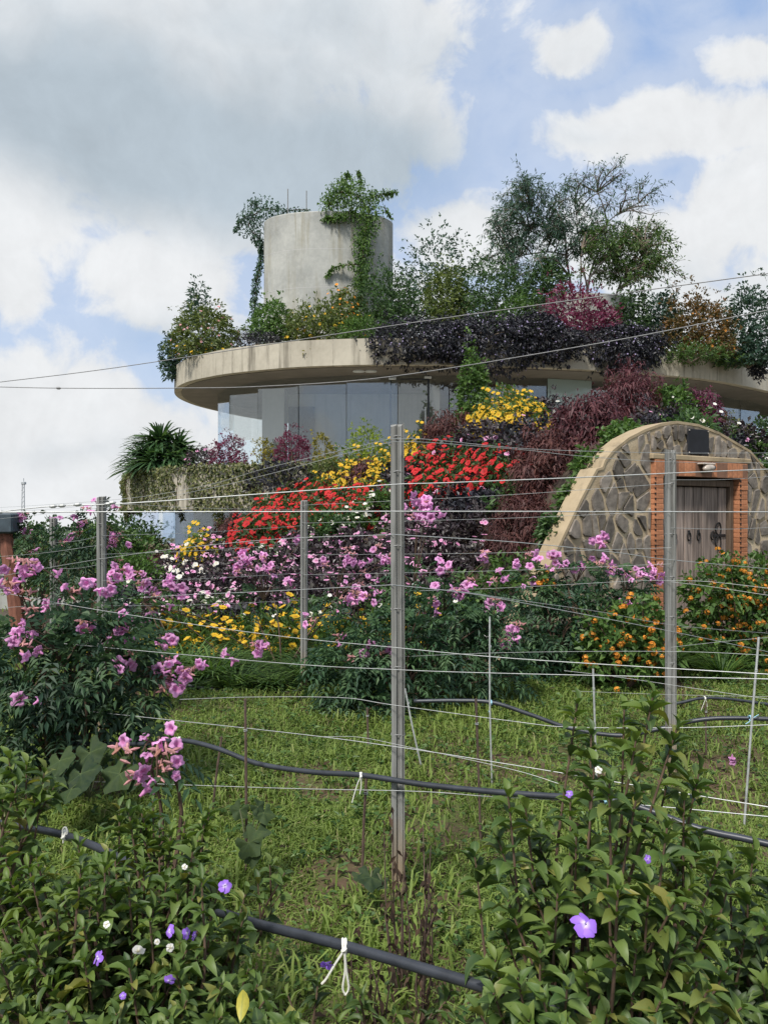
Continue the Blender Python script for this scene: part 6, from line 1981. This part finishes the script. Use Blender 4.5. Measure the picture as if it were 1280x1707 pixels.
def open_flower(m, seed, r=.034):
    rg = np.random.default_rng(seed); g = Geo(); V, T, F_ = [], [], []
    for i in range(5):                                   # five broad, wavy, overlapping petals on a short tube
        a0 = i * 2 * math.pi / 5 + rg.normal() * .06
        rows = []
        for k_, f_ in enumerate((.10, .45, .80, 1.0)):
            for s_ in (-1, -.4, .4, 1):
                wd = (.70, .66, .68, .42)[k_]
                a = a0 + s_ * wd
                rr = r * f_ * (1.0 - .06 * abs(s_)) * (1 + rg.normal() * .04)
                rows.append((rr * math.cos(a), rr * math.sin(a), .004 * math.sin(a * 3 + i) + .002 * i / 5 + rg.normal() * .0012 - .006 * f_ ** 2))
                T.append((1.0, .45, .15, .05)[k_])
        o = len(V); V += rows
        F_ += [[o + a * 4 + b, o + a * 4 + b + 1, o + a * 4 + b + 5, o + a * 4 + b + 4] for a in range(3) for b in range(3)]
    g.add(V, [F_], 0, T)
    g.tube([(0, 0, -.022), (0, 0, -.003)], [.002, .0035], 6, tint=.2)
    return g.mesh('flower', m, smooth=True)


PF, WF = [open_flower('petal_purple', i) for i in range(3)], [open_flower('petal_white', 9)]


def put_flower(t, b, me, px, py, Z, s, n):
    p = at(px, py, Z)
    M = Vector(unit(np.array(n, float))).to_track_quat('Z', 'Y').to_matrix().to_4x4()
    inst('flower', me, t, Matrix.Translation(Vector(p - b)) @ M @ Matrix.Rotation(RG.uniform(0, 6.28), 4, 'Z') @ Matrix.Scale(s * (.8 if s < .7 else 1), 4))


put_flower(bR, oR, PF[0], 975, 1541, 1.50, .82, (.25, -.45, .85))
put_flower(bR, oR, PF[1], 948, 1323, 1.75, .35, (-.4, -.4, .6)); put_flower(bR, oR, PF[2], 1080, 1432, 1.62, .35, (.3, -.6, .3)); put_flower(bR, oR, WF[0], 997, 1283, 1.8, .35, (0, -.5, .5))
for q in ((375, 1477, .60, (.2, -.6, .8)), (283, 1552, .55, (-.5, -.5, .3)), (312, 1556, .5, (.7, -.3, .2)), (325, 1560, .4, (.8, -.2, -.1)), (163, 1597, .6, (-.5, -.5, .4)), (283, 1634, .5, (0, -.8, -.2)), (205, 1660, .3, (0, -.6, .4))):
    put_flower(bL, oL, PF[RG.integers(3)], q[0], q[1], 1.72, q[2], q[3])
for q in ((231, 1585, .55, (.1, -.8, -.3)), (284, 1580, .35, (.2, -.6, .2)), (178, 1541, .30, (0, -.6, .5)), (308, 1445, .25, (0, -.7, .3)), (262, 1570, .25, (0, -.7, .3))):
    put_flower(bL, oL, WF[0], q[0], q[1], 1.74, q[2], q[3])
M_ = Matrix.Translation(Vector(at(405, 1650, 1.7) - oL)) @ Matrix.Rotation(math.radians(-100), 4, 'X') @ Matrix.Diagonal((.028, .062, .06, 1))
inst('leaf', LM['leaf_yellowing'][0], bL, M_)['label'] = 'yellowing leaf turning pale'
t = thing('fallen_flower', 'single small purple flower in the grass left of the string tails', 'flower', at(545, 1607, 1.98))
for i in range(2): inst('petal_ring', PF[i], t, Matrix.Rotation(-1.0 + i * .3, 4, 'X') @ Matrix.Scale(.55 - .2 * i, 4))
t = thing('fallen_flower', 'pink trumpet flower dropped in the grass near the slanting stake', 'flower', at(1222, 1268, 4.4))
for i in range(3): inst('petal_ring', TRUMPET[i], t, Matrix.Translation((RG.normal() * .008, 0, RG.normal() * .008)) @ Matrix.Rotation(1.2 + i, 4, 'X') @ Matrix.Scale(.42, 4))

# squash vines: round lobed leaves on stalks
def lobed(seed):
    rg = np.random.default_rng(seed); g = Geo()
    n = 30; a = np.linspace(-2.75, 2.75, n)
    r = .5 * (1 + .16 * np.cos(5 * a) + .05 * np.cos(11 * a + 1)) * (1 - .12 * np.abs(a) / 2.75)
    O = np.c_[r * np.sin(a), r * np.cos(a), .10 * np.cos(5 * a) * r + rg.normal(size=n) * .012 - .18 * r ** 2]
    I = np.c_[O[:, :2] * .5, .05 * np.cos(5 * a) * r]
    V = np.vstack([[[0, 0, 0]], I, O])
    j = np.arange(n - 1)
    rib = np.concatenate([[1], np.clip(np.cos(5 * a), 0, 1) ** 6, np.clip(np.cos(5 * a), 0, 1) ** 8 * .8])
    g.add(V, [np.stack([np.zeros(n - 1, int), 1 + j, 2 + j], -1), np.stack([1 + j, 1 + n + j, 2 + n + j, 2 + j], -1)], 0, None, rib)
    return g.mesh('leaf', 'leaf_squash', smooth=True)


LOB = [lobed(i) for i in range(3)]


def squash(label, base, lv):
    b = np.asarray(base, float)
    t = thing('squash_plant', label, 'plant', b, group='squash plants')
    gs = Geo()
    for px, py, Z, s in lv:
        p = at(px, py, Z)
        gs.tube(spline([b, (b + p) / 2 + [0, 0, .04], p], 8), .0035, 5)
        n = unit(np.array([RG.normal() * .4, -.6 + RG.normal() * .3, .75]))
        M = Vector(n).to_track_quat('Z', 'Y').to_matrix().to_4x4()
        inst('leaf', LOB[RG.integers(3)], t, Matrix.Translation(Vector(p - b)) @ M @ Matrix.Rotation(RG.uniform(2.2, 4.1), 4, 'Z') @ Matrix.Scale(s, 4))
    obj('stalk', gs, 'stem_green', t)
    return t


squash('large dull leaved squash plant at the foot of the largest trumpet bush', at(150, 1330, 4.0), [(100, 1268, 3.8, .17), (135, 1290, 3.75, .20), (150, 1255, 3.9, .18), (200, 1290, 3.8, .19), (120, 1315, 3.7, .16), (175, 1262, 4.0, .16), (225, 1300, 3.8, .14), (85, 1300, 3.7, .15)])
squash('small squash vine climbing the dark rod in the near grass', at(412, 1440, 3.4), [(428, 1385, 3.35, .12), (415, 1405, 3.3, .13), (440, 1355, 3.4, .10), (400, 1350, 3.45, .09), (430, 1345, 3.4, .08), (422, 1425, 3.3, .10)])
squash('single squash seedling beside the foot of the tallest post', at(622, 1475, 3.15), [(618, 1462, 3.1, .11), (600, 1458, 3.15, .07), (636, 1470, 3.1, .06)])

# dead plants in the grass
for lab, base, tips in [
    ('blackened dead plant standing in front of the foot of the tallest post', (668, 1560, 2.55), [(640, 1380, 2.6), (655, 1350, 2.65), (660, 1440, 2.5), (640, 1510, 2.5), (648, 1460, 2.6), (672, 1420, 2.6), (676, 1400, 2.62)]),
    ('dry brown dead plant with hanging leaves right of the tallest post', (702, 1590, 2.45), [(705, 1375, 2.6), (712, 1440, 2.5), (722, 1470, 2.45), (695, 1500, 2.4), (728, 1510, 2.45), (718, 1410, 2.55), (700, 1540, 2.4), (716, 1555, 2.4)]),
    ('brown withered tuft lying under the thick near hose', (640, 1610, 2.3), [(600, 1560, 2.3), (615, 1580, 2.3), (660, 1590, 2.25), (585, 1575, 2.3), (640, 1585, 2.25)])]:
    b = at(*base); b[2] = float(gz(b[0], b[1]))
    t = thing('dead_plant', lab, 'plant', b, group='dead plants in the grass')
    gs, g = Geo(), Geo()
    for tp in tips:
        p = at(*tp); C = spline([b, (b + p) / 2 + RG.normal(size=3) * .02, p], 12)
        gs.tube(C, np.linspace(.004, .0014, 12), 4)
        n = 13; i = RG.integers(3, 12, n)
        leaves(g, C[i] + RG.normal(size=(n, 3)) * .012, RG.normal(size=(n, 3)) * .5 + [0, 0, -.9], RG.normal(size=(n, 3)), .032 * RG.uniform(.5, 1.3, n), .014, RG.random(n), .2)
    obj('stem', gs, 'rusty_rod', t); obj('leaves', g, 'leaf_dead', t); LAST[0]['kind'] = 'stuff'
